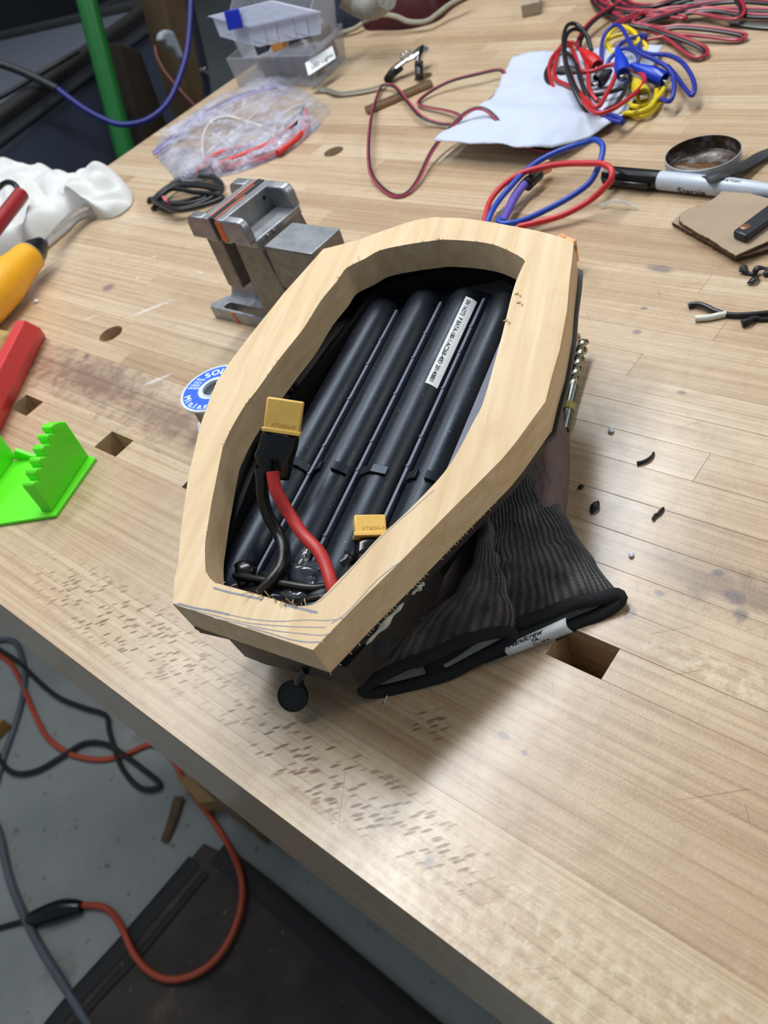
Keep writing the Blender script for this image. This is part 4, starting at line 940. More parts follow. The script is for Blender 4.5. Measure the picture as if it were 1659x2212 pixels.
# ---------------------------------------------------------------- WHITE ENVELOPE
def coons(bt, tp, lf, rt, n, zf):
    def samp(c, m): 
        P = smooth_path(c, 8); L = [0]
        for a, b in zip(P[:-1], P[1:]): L.append(L[-1]+(b-a).length)
        out = []
        for i in range(m+1):
            t = L[-1]*i/m; j = 0
            while j < len(L)-2 and L[j+1] < t: j += 1
            k = (t-L[j])/max(1e-6, L[j+1]-L[j]); out.append(P[j].lerp(P[j+1], min(1, k)))
        return out
    B, U, L, R = samp(bt, n), samp(tp, n), samp(lf, n), samp(rt, n); vs = []
    for j in range(n+1):
        for i in range(n+1):
            u, v = i/n, j/n
            p = B[i]*(1-v)+U[i]*v+L[j]*(1-u)+R[j]*u-(B[0]*(1-u)*(1-v)+B[n]*u*(1-v)+U[0]*(1-u)*v+U[n]*u*v)
            p = p+Vector((0, 0, zf(p.x, p.y, u, v))); vs.append(p)
    return vs, [(j*(n+1)+i, j*(n+1)+i+1, (j+1)*(n+1)+i+1, (j+1)*(n+1)+i) for j in range(n) for i in range(n)]
M_env = plain('white_envelope_paper', (196, 203, 220), .6, var=.02, bump=0)
Z = lambda L: [T(*p) for p in L]
vs_, fs_ = coons(Z([(938,311,14),(1010,313,16),(1120,321,15),(1200,321,10),(1270,300,4),(1343,262,3)]), Z([(1108,124,2),(1150,118,3),(1270,108,5),(1432,103,4)]),
                 Z([(938,311,14),(1000,262,12),(1060,222,7),(1088,165,3),(1108,124,2)]), Z([(1343,262,3),(1380,205,4),(1410,150,4),(1432,103,4)]), 40,
                 lambda x, y, u, v: 4.5*abs(nz(x, y, 1, .022))+2.4*abs(nz(x, y, 2, .05))+3*max(0, 1-abs(v-.35+.25*u)*9)*(1-u))
env = mesh('white_envelope', vs_, fs_, M_env, None, smooth=24, solid=.7, label='crumpled white paper envelope under the tangle of test leads', cat='envelope', at=(T(1200,220).x, T(1200,220).y, 0))
tube('envelope_slit', [v+Vector((0, 0, 1.4)) for v in Z([(1143,229,10),(1180,230,10),(1210,236,9),(1240,243,8)])], .5, plain('slit_line', (90, 96, 120), .8, bump=0), env, res=5)
# ---------------------------------------------------------------- TANGLED TEST LEADS
def cz(L, zf, kx=4.608, ox=1160, oy=30): return [T(ox+x/kx, oy+y/kx, zf[0]+(zf[1]-zf[0])*math.sin(math.pi*i/(len(L)-1))) for i, (x, y) in enumerate(L)]
M_lr = plain('test_lead_red', (186, 38, 42), .38, var=.04, bump=0); M_lk = plain('test_lead_black', (26, 30, 32), .35, bump=0); M_lb = plain('test_lead_blue', (34, 48, 150), .38, var=.04, bump=0); M_ly = plain('test_lead_yellow', (232, 206, 24), .4, var=.04, bump=0)
M_bb = plain('blue_boot', (24, 64, 196), .3, bump=.1); M_rb = plain('red_boot', (206, 34, 36), .3, bump=.1); M_kb = plain('black_boot', (30, 34, 40), .45, bump=.2); M_yb = plain('yellow_boot', (222, 196, 22), .35, bump=.1)
LG = 'alligator clip test leads in the tangle'
def lead(label, mat, runs, boots, bmat, at):
    r_ = root('test_lead', label, 'test lead', T(*at), LG)
    for L, zf in runs: tube('lead_wire', cz(L, zf), 1.85, mat, r_, res=8, n=5)
    for (x0, y0, z0, x1, y1, z1) in boots:
        a = T(1160+x0/4.608, 30+y0/4.608, z0); b = T(1160+x1/4.608, 30+y1/4.608, z1); d = b-a; L = d.length
        lathe('clip_boot', a, d, [(1.8, 0), (2.4, L*.1), (4.2, L*.35), (5.9, L*.6), (6.3, L*.8), (5.6, L), (4.8, L+.1), (4.4, L-3)], bmat, r_, res=18)
        dn_ = d.normalized(); s_ = dn_.cross(Vector((0, 0, 1))).normalized()
        fbox('clip_jaw', b-dn_*4-s_*3-Vector((0, 0, 1.4)), dn_*9, s_*6, Vector((0, 0, 2.8)), M_chrome, r_, bevel=.4)
lead('red test lead with red boot looping round the left of the tangle', M_lr, [
    ([(900,545),(1020,590),(1070,640),(1030,740),(900,850),(750,950),(600,990),(500,920),(420,800),(350,650),(320,530)], (8, 20)),
    ([(440,370),(380,300),(300,285),(220,350),(180,520),(180,640),(280,700),(400,760),(480,850),(600,930),(700,780),(780,620),(780,520),(700,515),(560,570),(430,560),(380,420),(330,320),(240,340),(150,440),(120,560),(160,720),(260,820),(400,850)], (6, 16)),
    ([(480,490),(510,560),(510,680),(540,790),(600,870)], (10, 14))], [(430,350,16, 600,520,10)], M_rb, (1225, 190))
lead('black test lead with two round black boots in the left of the tangle', M_lk, [
    ([(540,360),(500,220),(400,110),(310,110),(265,220),(270,400),(310,600),(380,780),(460,920),(540,990)], (8, 26)),
    ([(530,330),(480,200),(390,150),(310,190),(275,300),(290,480),(340,650),(440,850),(530,960)], (8, 24)),
    ([(280,740),(150,730),(95,660),(90,580),(130,500)], (5, 9)), ([(290,390),(380,470),(430,640),(500,830),(540,920)], (9, 16)),
    ([(420,825),(620,800),(850,740),(990,660)], (7, 14)), ([(930,620),(880,760),(780,900),(680,960)], (8, 14))], [(500,600,9, 235,590,8), (740,560,18, 600,670,15)], M_kb, (1240, 120))
lead('blue test lead with two blue boots and chrome jaws on top of the tangle', M_lb, [
    ([(650,500),(640,380),(660,240),(720,150),(800,110),(870,180),(930,300),(1020,390),(1180,460),(1300,540),(1360,640),(1360,780),(1320,870),(1240,850)], (6, 22)),
    ([(1040,210),(1080,225),(1030,270),(1020,360),(1120,400),(1300,410),(1440,480),(1540,620),(1570,740),(1540,810),(1470,740),(1370,600),(1300,520)], (5, 14)),
    ([(1040,215),(900,260),(820,310),(790,370)], (12, 15)), ([(700,500),(740,430),(860,345),(960,370),(1010,430),(1000,500)], (9, 14)),
    ([(500,1010),(560,985),(620,980),(750,1010),(850,1060),(840,1082),(720,1050),(600,1010),(560,1000)], (5, 8))], [(805,350,22, 860,600,17), (935,505,16, 1270,655,9)], M_bb, (1420, 150))
lead('yellow test lead with a yellow boot coiled at the right of the tangle', M_ly, [
    ([(760,420),(700,300),(730,190),(830,125),(950,170),(1010,260),(980,300),(900,260),(830,320)], (5, 12)), ([(740,420),(690,330),(720,250),(860,200),(960,190),(1020,260),(1080,310),(1090,360),(1040,480)], (4, 9)),
    ([(1270,730),(1200,840),(1080,910),(960,920),(900,880)], (4, 8)), ([(1190,730),(1220,860),(1150,970),(1040,1020),(930,1000),(890,930)], (2, 4)), ([(830,995),(1000,980),(1120,930),(1180,850),(1190,760)], (4, 8)), ([(580,400),(660,350),(740,330)], (4, 5))],
    [(960,640,6, 1055,815,14)], M_yb, (1400, 260))
# ---------------------------------------------------------------- WIRE HANK AT THE TOP RIGHT
hank = root('wire_hank', 'big loose hank of crimson and black speaker wire at the top right', 'wire', T(1450, 40, 0))
hk = [[(1251,104,8),(1252,88,10),(1268,58,10),(1300,30,10),(1340,6,10),(1365,-12,10)], [(1278,-8,4),(1288,12,5),(1312,28,6),(1345,32,7),(1380,28,7),(1430,15,8),(1500,5,8),(1600,-6,8)],
      [(1305,-8,6),(1312,12,6),(1330,36,7),(1365,42,7),(1400,30,8),(1460,18,9),(1540,20,8),(1700,24,8)], [(1590,-4,10),(1604,18,10),(1596,38,8),(1570,40,7),(1520,30,7),(1440,22,9),(1380,32,9),(1335,52,7)],
      [(1385,28,12),(1368,42,12),(1366,52,11),(1400,58,9),(1440,72,8),(1490,90,6),(1520,105,4),(1524,118,3),(1505,124,3),(1480,112,4),(1450,88,5),(1410,68,6),(1375,60,6)],
      [(1370,57,9),(1430,62,8),(1470,58,8),(1540,64,6),(1600,74,4),(1606,82,3),(1585,86,3),(1520,78,5),(1460,75,6),(1395,86,5)], [(1330,52,8),(1400,20,9),(1480,3,9),(1540,-8,9)], [(1355,60,9),(1410,42,10),(1450,30,10),(1520,10,10),(1600,2,9),(1700,10,9)],
      [(1320,-8,9),(1335,6,9),(1380,20,10),(1450,8,10),(1520,-8,10)], [(1345,-8,11),(1365,10,11),(1410,12,12),(1470,-4,12)], [(1395,38,8),(1440,36,8),(1530,22,8),(1620,34,6),(1700,36,6)], [(1290,-8,7),(1300,8,8),(1350,24,9),(1420,26,9),(1480,40,7),(1430,34,8),(1370,22,9)]]
for q in hk: pair([T(*p) for p in q], 1.5, hank, M_wr2, M_wk, n=5)
# ---------------------------------------------------------------- BLACK COIL WITH PINK TIE
coil = root('cable_coil', 'small coil of black cable with a pink tie beside the vise', 'cable', T(400, 425, 0))
rr_ = random.Random(5)
for k in range(5):
    a = [(340,430),(375,388+k*6),(420,375+k*9),(465,382+k*9),(474,402+k*6),(430,428+k*5),(380,440+k*3),(345,436)]
    tube('coil_turn', [T(x+rr_.uniform(-5, 5), y+rr_.uniform(-4, 4), 2.5+k*2) for x, y in a], 2.3, M_blkw, coil, closed=True)
tube('coil_end', [T(352,436,6), T(335,446,3), T(330,452,2.4)], 2.4, M_blkw, coil); tube('coil_end', [T(345,430,6), T(325,430,3), T(322,436,2.4)], 2.4, M_blkw, coil)
tube('pink_tie', [T(352,424,13), T(358,432,14), T(366,444,8), T(370,449,4)], 1.4, plain('pink_tie', (196, 96, 120), .5), coil, flat=.4)
# ---------------------------------------------------------------- WHITE RAG
N = NT('white_cotton'); O = obj_co(N); c = N.ramp(N.noise(O, 25, 4), [(.3, srgb(204, 203, 198)), (.6, srgb(222, 222, 220))])
c = N.mix(N.maprange(N.noise(O, 12, 3), .66, .74, 0, .5), c, srgb(226, 206, 150)); N.set(col=c, rough=.9, sheen=.2); N.bump(N.noise(O, 900, 2), .4, .0004); M_rag = N.m
ragp = [(-140,420),(-40,395),(60,385),(150,392),(205,400),(256,396),(284,412),(288,438),(268,462),(236,474),(196,470),(172,478),(150,500),(118,528),(86,552),(40,560),(-60,570),(-140,540)]
def ragh(x, y, d, t):
    b = 1-math.exp(-d/7); w1 = nz(x, y, 7, .012)*22; f = 8+nz(x, y, 1, .012)*16+math.sin((x*.5+y*.9+w1*3)*.11)*4.5+abs(nz(x+w1, y-w1, 3, .03))*22+nz(x, y, 9, .08)*3
    return max(2*b, b*(12+f)*(1-.1*t))
vs_, fs_ = lump_geo([(T(x, y).x, T(x, y).y) for x, y in ragp], ragh, 60)
mesh('white_rag', vs_, fs_, M_rag, None, smooth=180, sub=1, label='crumpled white cotton rag hanging over the bench end at the left', cat='rag')
# ---------------------------------------------------------------- TOOLS AT THE LEFT EDGE
tl = root('yellow_handled_tool', 'tool with a fat yellow handle, black collar and flat grey blade under the rag', 'tool', T(30, 600, 0))
b0, b1 = T(-30, 652, 22), T(62, 556, 22); ax = b1-b0; La = ax.length; M_yt = plain('yellow_handle', (240, 172, 30), .4, var=.06, bump=.1)
lathe('yellow_handle', b0-ax.normalized()*30, ax, [(14, 0), (17, 12), (19.5, 25), (19.5, 32+La*.35), (17, 30+La*.6), (14.5, 30+La*.85), (14, 30+La*.98), (13.4, 31+La)], M_yt, tl, res=32)
lathe('handle_ring', b1+ax.normalized()*1.2, ax, [(13.4, 0), (13.4, 1.6)], plain('tan_ring', (176, 150, 90), .5), tl, res=32)
lathe('black_collar', b1+ax.normalized()*3, ax, [(12.6, 0), (11, 8), (7, 19), (6.4, 20)], M_grip, tl, res=28)
lathe('ferrule', b1+ax.normalized()*23, ax, [(3.6, 0), (3.4, 5)], M_cast, tl, res=16)
c0_ = b1+ax.normalized()*26; tube('flat_blade', [c0_, T(128, 490, 17), T(160, 462, 14), T(190, 446, 12)], lambda t: 2.2+5.5*min(1, t*1.6), M_castr, tl, flat=.25, up=(0, 0, 1))
rt_ = root('red_handled_tool', 'tool with a dark red tube handle and black cord lying on the rag', 'tool', T(20, 500, 0))
M_rt = plain('dark_red_handle', (150, 34, 36), .3)
e0, e1 = T(-40, 530, 42), T(46, 420, 46)
ax2 = (e1-e0); V_, F_ = lathe_geo(e0, ax2, [(7.2, 0), (7.2, ax2.length), (5.9, ax2.length+.2), (5.6, ax2.length-8)], 24); mesh('red_tube', V_, F_, M_rt, rt_)
tube('black_cord', [T(40,424,45), T(36,404,50), T(22,394,52), T(6,398,50), (-5)*Vector((0, 0, 0))+T(-8,412,48), T(-20,430,44)], 2.8, M_blkw, rt_, res=10)
# red block with sponge
rb_ = root('red_block', 'long red angular block with a yellow-brown sponge behind it', 'block', T(40, 800, 0))
pA, pB, pC = T(33, 693, 24), T(54, 691, 26), T(88, 708, 12); dirv = (T(-2, 893, 12)-pC)
sec = [pA, pB, pC, Vector((pC.x-9, pC.y+3, .3)), Vector((pA.x-2, pA.y+4, .3))]
vs_ = sec+[p+dirv*1.25 for p in sec]; fs_ = [tuple(range(5)), tuple(reversed(range(5, 10)))]+[(i, (i+1) % 5, (i+1) % 5+5, i+5) for i in range(5)]
mesh('red_bar', vs_, fs_, plain('red_painted_plastic', (206, 54, 56), .5, var=.05), rb_, bevel=1.0, smooth=0)
s0 = T(-40, 760, 0); fbox('sponge', T(30, 712, 22)-Vector((42, 6, 21)), Vector((40, 4, 0)), dirv*.8, Vector((0, 0, 21)), plain('yellow_sponge', (170, 142, 84), .95, var=.5, vs=60, bump=1.5, bs=300), rb_, bevel=2)
# ---------------------------------------------------------------- GREEN RACK
N = NT('green_print'); O = obj_co(N); sp = N.n('ShaderNodeSeparateXYZ'); N.t.links.new(N.vmath('MULTIPLY', O, (1000, 1000, 1000)), sp.inputs[0])
lay = N.math('SINE', N.math('MULTIPLY', sp.outputs[2], 2*math.pi/.5))
N.set(col=srgb(104, 238, 38), rough=.35, sss=.35); N.b.inputs['Subsurface Radius'].default_value = (.002, .006, .001); N.b.inputs['Subsurface Scale'].default_value = 1.0
N.bump(lay, .25, .0002); M_grn = N.m
rack = root('green_rack', 'bright green printed rack with two stepped comb walls near the bench front', 'rack', T(80, 1080, 0))
bp = [(206,988),(190,984),(60,985),(-60,1030),(-80,1140),(0,1131),(20,1128),(119,1113)]
prism('base_plate', [(T(x, y, 2.4).x, T(x, y, 2.4).y) for x, y in bp], XY, .1, 2.4, M_grn, rack, bevel=.6, smooth=30)
Wa, Wb = T(192, 984, 2.4), T(112, 1106, 2.4)
cp = [(192,984),(142,910),(127,911),(113,917),(111,925),(120,936),(104,937),(103,946),(112,959),(95,960),(92,971),(102,986),(86,988),(85,998),(94,1010),(78,1012),(77,1023),(88,1038),(72,1040),(71,1050),(88,1072),(110,1100),(112,1106)]
wallp = [PV(x, y, Wa, Wb) for x, y in cp]; ud = (Wb-Wa); ud.z = 0; ud.normalize(); nd = Vector((-ud.y, ud.x, 0))
if nd.dot(T(40, 1050)-Wa) < 0: nd = -nd
P2 = [((p-Wa).dot(ud), max(2.2, p.z)) for p in wallp]
prism('comb_wall', P2, lambda a, b, h: Wa+ud*a+nd*h+Vector((0, 0, b-2.4)), 0, 8.5, M_grn, rack, bevel=.8, smooth=30)
offv = T(36, 986, 2.4)-Wa
prism('comb_wall', P2, lambda a, b, h: Wa+offv+ud*a+nd*h+Vector((0, 0, b-2.4)), 0, 4.5, M_grn, rack, bevel=.6, smooth=30)
prism('back_rim', [(0, 2.2), (offv.length, 2.2), (offv.length*.9, 11), (offv.length*.72, 5), (offv.length*.25, 5), (offv.length*.1, 11)], lambda a, b, h: Wa+offv.normalized()*a+ud*h+Vector((0, 0, b-2.4)), 0, 3, M_grn, rack, bevel=.4)
# ---------------------------------------------------------------- ZIP BAG WITH WIRES
bag = root('zip_bag', 'clear zip bag with a purple seal holding red, white and black wires', 'bag', T(520, 290, 0))
N = NT('clear_bag_film'); O = obj_co(N); a_ = N.maprange(N.noise(O, 34, 5, .6, 1.2), .44, .64, .2, .68)
N.set(col=srgb(200, 204, 224), rough=.14, alpha=a_, spec=.9); N.bump(N.noise(O, 60, 4, .5, 1.5), 1.0, .003); M_bag = N.m
M_film2 = clear('clear_bag_crease', (240, 244, 255), .5, .1)
bp_ = [(366,372),(398,404),(440,392),(520,372),(600,342),(668,296),(700,258),(714,240),(680,214),(640,192),(611,180),(540,200),(450,240),(385,285),(340,328)]
Pb = [(T(x, y).x, T(x, y).y) for x, y in bp_]
def bagh(x, y, d, t): return 15*(1-math.exp(-d/5))*(.8+.5*nz(x, y, 0, .03))+2.5*abs(nz(x, y, 4, .1))+1.0*abs(nz(x, y, 8, .25))
vs_, fs_ = lump_geo(Pb, bagh, 26, .4)
mesh('bag_film', vs_, fs_, M_bag, bag, smooth=25)
M_pz = plain('purple_zip', (134, 84, 190), .35, bump=0)
tube('zip_seal', Z([(333,334,4),(380,296,6),(440,252,8),(520,212,8),(608,184,5)]), 1.8, M_pz, bag, flat=.5); tube('zip_seal', Z([(330,329,4),(376,290,6),(436,246,8),(516,206,8),(606,179,5)]), 1.5, plain('blue_zip', (92, 98, 200), .35, bump=0), bag, flat=.5)
def bagwire(name, cat, label, mat, runs, r, grp=None):
    w_ = root(name, label, cat, T(runs[0][0][0], runs[0][0][1], 0))
    for q in runs: tube('wire_strand', [T(*p) for p in q], r, mat, w_)
M_rw = plain('bag_red_wire', (214, 52, 48), .4, var=.06, bump=0); M_ww = plain('bag_white_wire', (222, 214, 206), .4, bump=0)
bagwire('red_cable_bundle', 'wire', 'bundle of red silicone wires inside the clear zip bag', M_rw, [[(425,375,4),(480,360,5),(560,330,6),(620,296,7),(655,262,8),(660,240,7)], [(430,368,7),(500,345,9),(580,312,9),(640,270,9)], [(470,366,3),(540,352,3),(610,325,3),(660,288,3)], [(440,350,6),(480,330,8),(540,318,8),(500,350,5)], [(600,330,5),(640,300,5),(668,270,5)]], 3.0)
bagwire('white_cable_bundle', 'wire', 'loose white wires looping inside the clear zip bag', M_ww, [[(440,350,5),(438,300,8),(455,265,10),(490,252,12),(530,262,12),(570,275,11)], [(460,290,9),(500,320,8),(520,340,6)], [(590,300,8),(600,260,9),(630,235,9),(660,225,8)], [(600,300,8),(620,262,9),(650,240,8),(672,228,7)], [(450,330,6),(500,290,10),(560,240,8)]], 1.5)
bagwire('black_cable_bundle', 'wire', 'short black wires inside the clear zip bag', M_wk, [[(430,372,8),(470,350,10),(520,335,9)], [(600,300,10),(640,268,11),(655,235,9)], [(500,340,9),(540,315,10),(560,322,8)]], 1.8)
# ---------------------------------------------------------------- ORGANISER BOXES
M_cl = clear('frosted_polypropylene', (196, 200, 210), .27, .35, bump=.3); M_cl2 = clear('milky_lid_plastic', (214, 220, 240), .6, .3, bump=.3)
def tub(name, label, base, topo, mat, wall=1.6, cat='storage box'):
    """base/topo: four corners each; open box with walls"""
    r_ = root(name, label, cat, base[0]); 
    c = sum(base, Vector())/4; ins = lambda P: [p+(c-p)*.03 for p in P]
    for i in range(4):
        j = (i+1) % 4; a, b, d, e = base[i], base[j], topo[j], topo[i]
        nrm = (b-a).cross(e-a).normalized()*wall
        if nrm.dot(c-a) < 0: nrm = -nrm
        vs_ = [a, b, d, e]+[p+nrm for p in (a, b, d, e)]
        mesh('box_wall', vs_, [(0, 1, 2, 3), (7, 6, 5, 4), (0, 4, 5, 1), (1, 5, 6, 2), (2, 6, 7, 3), (3, 7, 4, 0)], mat, r_, bevel=.5, smooth=0)
    vs_ = base+[p+Vector((0, 0, wall)) for p in base]; mesh('box_floor', vs_, [(0, 3, 2, 1), (4, 5, 6, 7), (0, 1, 5, 4), (1, 2, 6, 5), (2, 3, 7, 6), (3, 0, 4, 7)], mat, r_, smooth=0)
    return r_
zc = .3; B0, B1 = T(516, 187, zc), T(688, 186, zc); B2 = T(722, 150, zc); wx = (B1-B0); dy = Vector((B2.x-B1.x, B2.y-B1.y, 0)).normalized()*74
yb = B0.y-6; tl_ = PY(488, 127, yb); h_ = tl_.z; TR = Vector((B1.x+8, yb, h_))
T0, T1 = Vector((tl_.x, tl_.y, h_)), TR; out_ = Vector((0, 1, 0))
bin1 = tub('open_bin', 'lower clear plastic bin of small parts with a handwritten white label', [B0, B1, B1+dy, B0+dy], [T0, T1, T1+dy*1.12, T0+dy*1.12], M_cl)
M_part = [plain('part_'+n_, c_, .5) for n_, c_ in (('dark', (40, 44, 58)), ('orange', (206, 140, 60)), ('brown', (84, 68, 56)), ('grey', (150, 150, 150)))]
rr_ = random.Random(9)
for k, (fx, fy, hx, hy, hz, m_, lb_) in enumerate(((.30,.25,26,22,20,2,'brown boxed part at the left front inside the lower clear bin'),(.52,.3,24,26,24,0,'dark module in the middle of the lower clear bin'),(.74,.28,26,24,22,0,'dark navy module at the right front inside the lower clear bin'),(.12,.5,16,20,16,3,'grey part at the left wall inside the lower clear bin'),(.45,.62,26,22,30,1,'orange part at the centre of the lower clear bin'),(.78,.66,24,20,34,2,'brown part at the right rear inside the lower clear bin'))):
    p = B0+wx*fx+dy*fy+Vector((-6, 0, 2.2)); a = rr_.uniform(-.5, .5)
    fbox('small_part', p, Vector((math.cos(a), math.sin(a), 0))*hx, Vector((-math.sin(a), math.cos(a), .1))*hy, Vector((0, 0, hz)), M_part[m_], None, bevel=1.5, label=lb_, cat='part')
# label card on the bin's right side
q0, q1, q2 = T(660, 137, 28), T(718, 100, 28), T(667, 163, 20); lx = (q1-q0); ly = (q2-q0)
fbox('label_card', q0, lx, ly, Vector((-.6, .2, .3)), M_white, bin1, bevel=0)
vs_, fs_, wd_ = text_geo('1x LED Lights', 8, q0+lx*.08+ly*.72, lx, -ly, up=0, off=.01); 
text('handwriting', 'LED Lights', 7.5, q0+lx*.14+ly*.74, lx, -ly, M_ink, bin1, up=.5 if lx.cross(-ly).dot(RF) < 0 else -.5)
# second bin nested behind with tall side
C0_, C1_ = T(505, 122, 36), T(640, 128, 36)
bin2 = tub('nested_bin', 'taller clear plastic bin nested behind the blue latch organiser', [T0+dy*.25+Vector((12, 0, -8)), T1+dy*.25+Vector((-6, 0, -8)), T1+dy*1.0+Vector((-6, 0, -8)), T0+dy*1.0+Vector((12, 0, -8))], [T0+dy*.22+Vector((6, 0, 30)), T1+dy*.22+Vector((6, 0, 34)), T1+dy*1.25+Vector((10, 0, 78)), T0+dy*1.2+Vector((6, 0, 70))], M_cl)
for k, (x, y, z_, m_, lb_) in enumerate(((556, 122, 38, 0, 'black part at the left inside the nested bin'), (590, 116, 38, 1, 'yellow-orange block showing through the nested bin'), (625, 100, 42, 0, 'dark part right of the yellow-orange block in the nested bin'), (655, 88, 46, 0, 'dark ribbed part at the right inside the nested bin'))):
    p = T(x, y, z_); fbox('small_part', p, Vector((16, 4, 3)), Vector((-5, 14, 2)), Vector((0, 0, 14)), M_part[m_], None, bevel=1, label=lb_, cat='part')
# organiser: tilted compartment box with blue latch
P0 = T(457, 36, 100); P1 = T(592, 2, 106); exx = P1-P0; hgt = Vector((2, -5, -17))
eyy = (T(678, 22, 96)-P1); eyy = eyy.normalized()*max(60, eyy.length)
top = [P0, P1, P1+eyy, P0+eyy]; bot = [p+hgt for p in top]
bot = [b+(sum(bot, Vector())/4-b)*.06 for b in bot]
org = root('organiser_box', 'clear compartment organiser with a bright blue latch on top of the bins', 'storage box', bot[0])
mesh('organiser_body', bot+top, [(0, 1, 5, 4), (1, 2, 6, 5), (2, 3, 7, 6), (3, 0, 4, 7), (3, 2, 1, 0)], M_cl2, org, smooth=0, bevel=1)
cen = sum(top, Vector())/4; lidb = [p+(p-cen)*.03 for p in top]; nl = exx.cross(eyy).normalized(); nl = nl if nl.z > 0 else -nl
mesh('organiser_lid', lidb+[p+nl*5 for p in lidb], [(0, 3, 2, 1), (4, 5, 6, 7), (0, 1, 5, 4), (1, 2, 6, 5), (2, 3, 7, 6), (3, 0, 4, 7)], M_cl2, org, smooth=0, bevel=1)
for k in (.18, .36, .62, .8): fbox('divider', P0+exx*k+hgt*.95+nl*1, exx.normalized()*1.4, eyy*.95, -hgt*.93, M_cl2, org, bevel=0)
M_lat = plain('blue_latch', (18, 40, 176), .35, bump=0); fo = exx.cross(hgt).normalized(); fo = fo if fo.dot(C0-P0) > 0 else -fo
fbox('blue_latch', P0+exx*.33+nl*6+fo*1.5, exx*.22, fo*3, hgt*.92, M_lat, org, bevel=1.0)
fbox('latch_tab', P0+exx*.38+nl*2+fo*4.6, exx*.11, fo*.5, hgt*.18, plain('latch_mark', (110, 120, 200), .4, bump=0), org, bevel=.1)
# ---------------------------------------------------------------- SHOES AT THE TOP EDGE
M_fl = plain('navy_fleece', (34, 38, 56), .95, var=.5, vs=60, bump=1.5, bs=300); M_mar = plain('maroon_leather', (70, 24, 27), .3, var=.15, bump=.2); M_sole = plain('pale_sole', (146, 140, 122), .7)
M_grf = plain('grey_fleece', (140, 136, 128), .95, var=.2, bump=1.5, bs=300)
def shoe(label, pix, h, mat, sole_px, extra=None, nm='shoe'):
    r_ = root(nm, label, 'shoe', T(pix[0][0], pix[0][1], 0)); P = [(T(x, y).x, T(x, y).y) for x, y in pix]
    vs_, fs_ = lump_geo(P, lambda x, y, d, t: h*(1-math.exp(-d/16))*(.9+.2*nz(x, y, 1, .02)), 16); mesh('shoe_upper', vs_, fs_, mat, r_, smooth=180)
    tube('sole_welt', [T(*p) for p in sole_px], 3.2, M_sole, r_, flat=.8)
    if extra: extra(r_)
def fl_cuff(r_):
    tube('fleece_cuff', [T(742,-8,60), T(775,12,48), T(808,16,48), T(835,-6,60)], 12, M_grf, r_)
shoe('navy and grey fleece lined shoe at the top beside the clear bins', [(690,-40),(693,20),(706,70),(725,80),(750,74),(780,58),(815,40),(850,0),(850,-60)], 60, M_fl, [(716,76,4),(740,70,5),(765,62,6),(783,50,8)], fl_cuff)
shoe('maroon leather shoe with a pale wavy welt at the top', [(786,62),(830,66),(880,64),(925,54),(955,40),(985,14),(1050,-20),(1090,-60),(900,-80),(830,-40),(790,20)], 52, M_mar, [(788,46,16),(806,36,19),(830,32,20),(856,36,18),(880,46,12),(905,48,10),(925,44,10),(945,30,12),(965,14,14),(985,2,16),(1010,-10,16)])
# ---------------------------------------------------------------- FLOOR THINGS
def fp(x, y, dz=5): return T(x, y, FZ+dz)
M_oc = plain('orange_cord', (172, 70, 44), .5, var=.06, vs=20); M_kc = plain('black_cord', (24, 25, 27), .5, vs=20); M_gc = plain('grey_cord', (84, 88, 96), .5, vs=20)
oc_ = root('extension_cord', 'orange extension cord snaking over the floor under the bench, black taped plug', 'cord', fp(400, 1850, 0))
tube('cord', [fp(x, y) for x, y in [(-40,1395),(0,1416),(25,1436),(48,1480),(70,1532),(100,1590),(150,1628),(215,1641),(270,1630),(330,1608),(372,1640),(400,1690),(450,1758),(490,1820)]]+[fp(x, y, 19) for x, y in [(516,1876),(524,1930),(512,1992),(480,2056),(430,2100),(370,2116),(325,2100),(290,2062),(266,2011)]]+[fp(x, y, 9) for x, y in [(243,1973),(215,1957),(172,1956)]], 5.2, M_oc, oc_)
tube('taped_plug', [fp(176, 1959, 12), fp(140, 1963, 14), fp(100, 1975, 14), fp(62, 1986, 10)], lambda t: 9+7*math.sin(math.pi*t), M_tape, oc_, res=10)
tube('black_cord', [fp(62, 1986, 8), fp(20, 1998, 5), fp(-40, 2015, 5)], 4.2, M_kc, oc_)
tube('black_cable', [fp(x, y, 9) for x, y in [(-50,1370),(0,1404),(40,1430),(90,1478),(130,1508),(180,1528),(228,1545),(236,1580),(255,1640),(272,1672),(300,1700),(330,1704),(345,1692),(310,1662),(262,1626),(225,1606),(180,1606),(130,1636),(80,1664),(35,1670),(6,1650),(-20,1600)]], 4.6, M_kc, None, label='black cable with a sharp loop on the concrete floor', cat='cable')
tube('grey_cable', [fp(x, y, 5) for x, y in [(-20,1386),(30,1386),(52,1440),(50,1500),(32,1568),(10,1630),(-10,1700)]], 6, M_gc, None, label='grey cable at the left edge near the bench apron', cat='cable')
tube('thick_grey_cable', [fp(x, y, 7) for x, y in [(-14,1770),(2,1815),(18,1890),(46,1965),(86,2045),(136,2125),(190,2212),(240,2290)]], 7, M_gc, None, label='thick grey cable crossing the floor at the lower left corner', cat='cable')
N = NT('dirty_floor_mat'); O = obj_co(N); c = N.ramp(N.noise(O, 8, 6, .6), [(.3, srgb(42, 38, 36)), (.6, srgb(70, 62, 56)), (.8, srgb(112, 98, 84))]); c = N.mix(N.maprange(N.noise(O, 110, 3), .7, .75, 0, .6), c, srgb(150, 144, 134))
N.set(col=c, rough=.85); N.bump(N.noise(O, 300, 3), .5, .002); M_mat = N.m
mt = root('floor_mat', 'dirty dark rubber mat with raised border on the floor below the bench', 'mat', fp(400, 2100, 0))
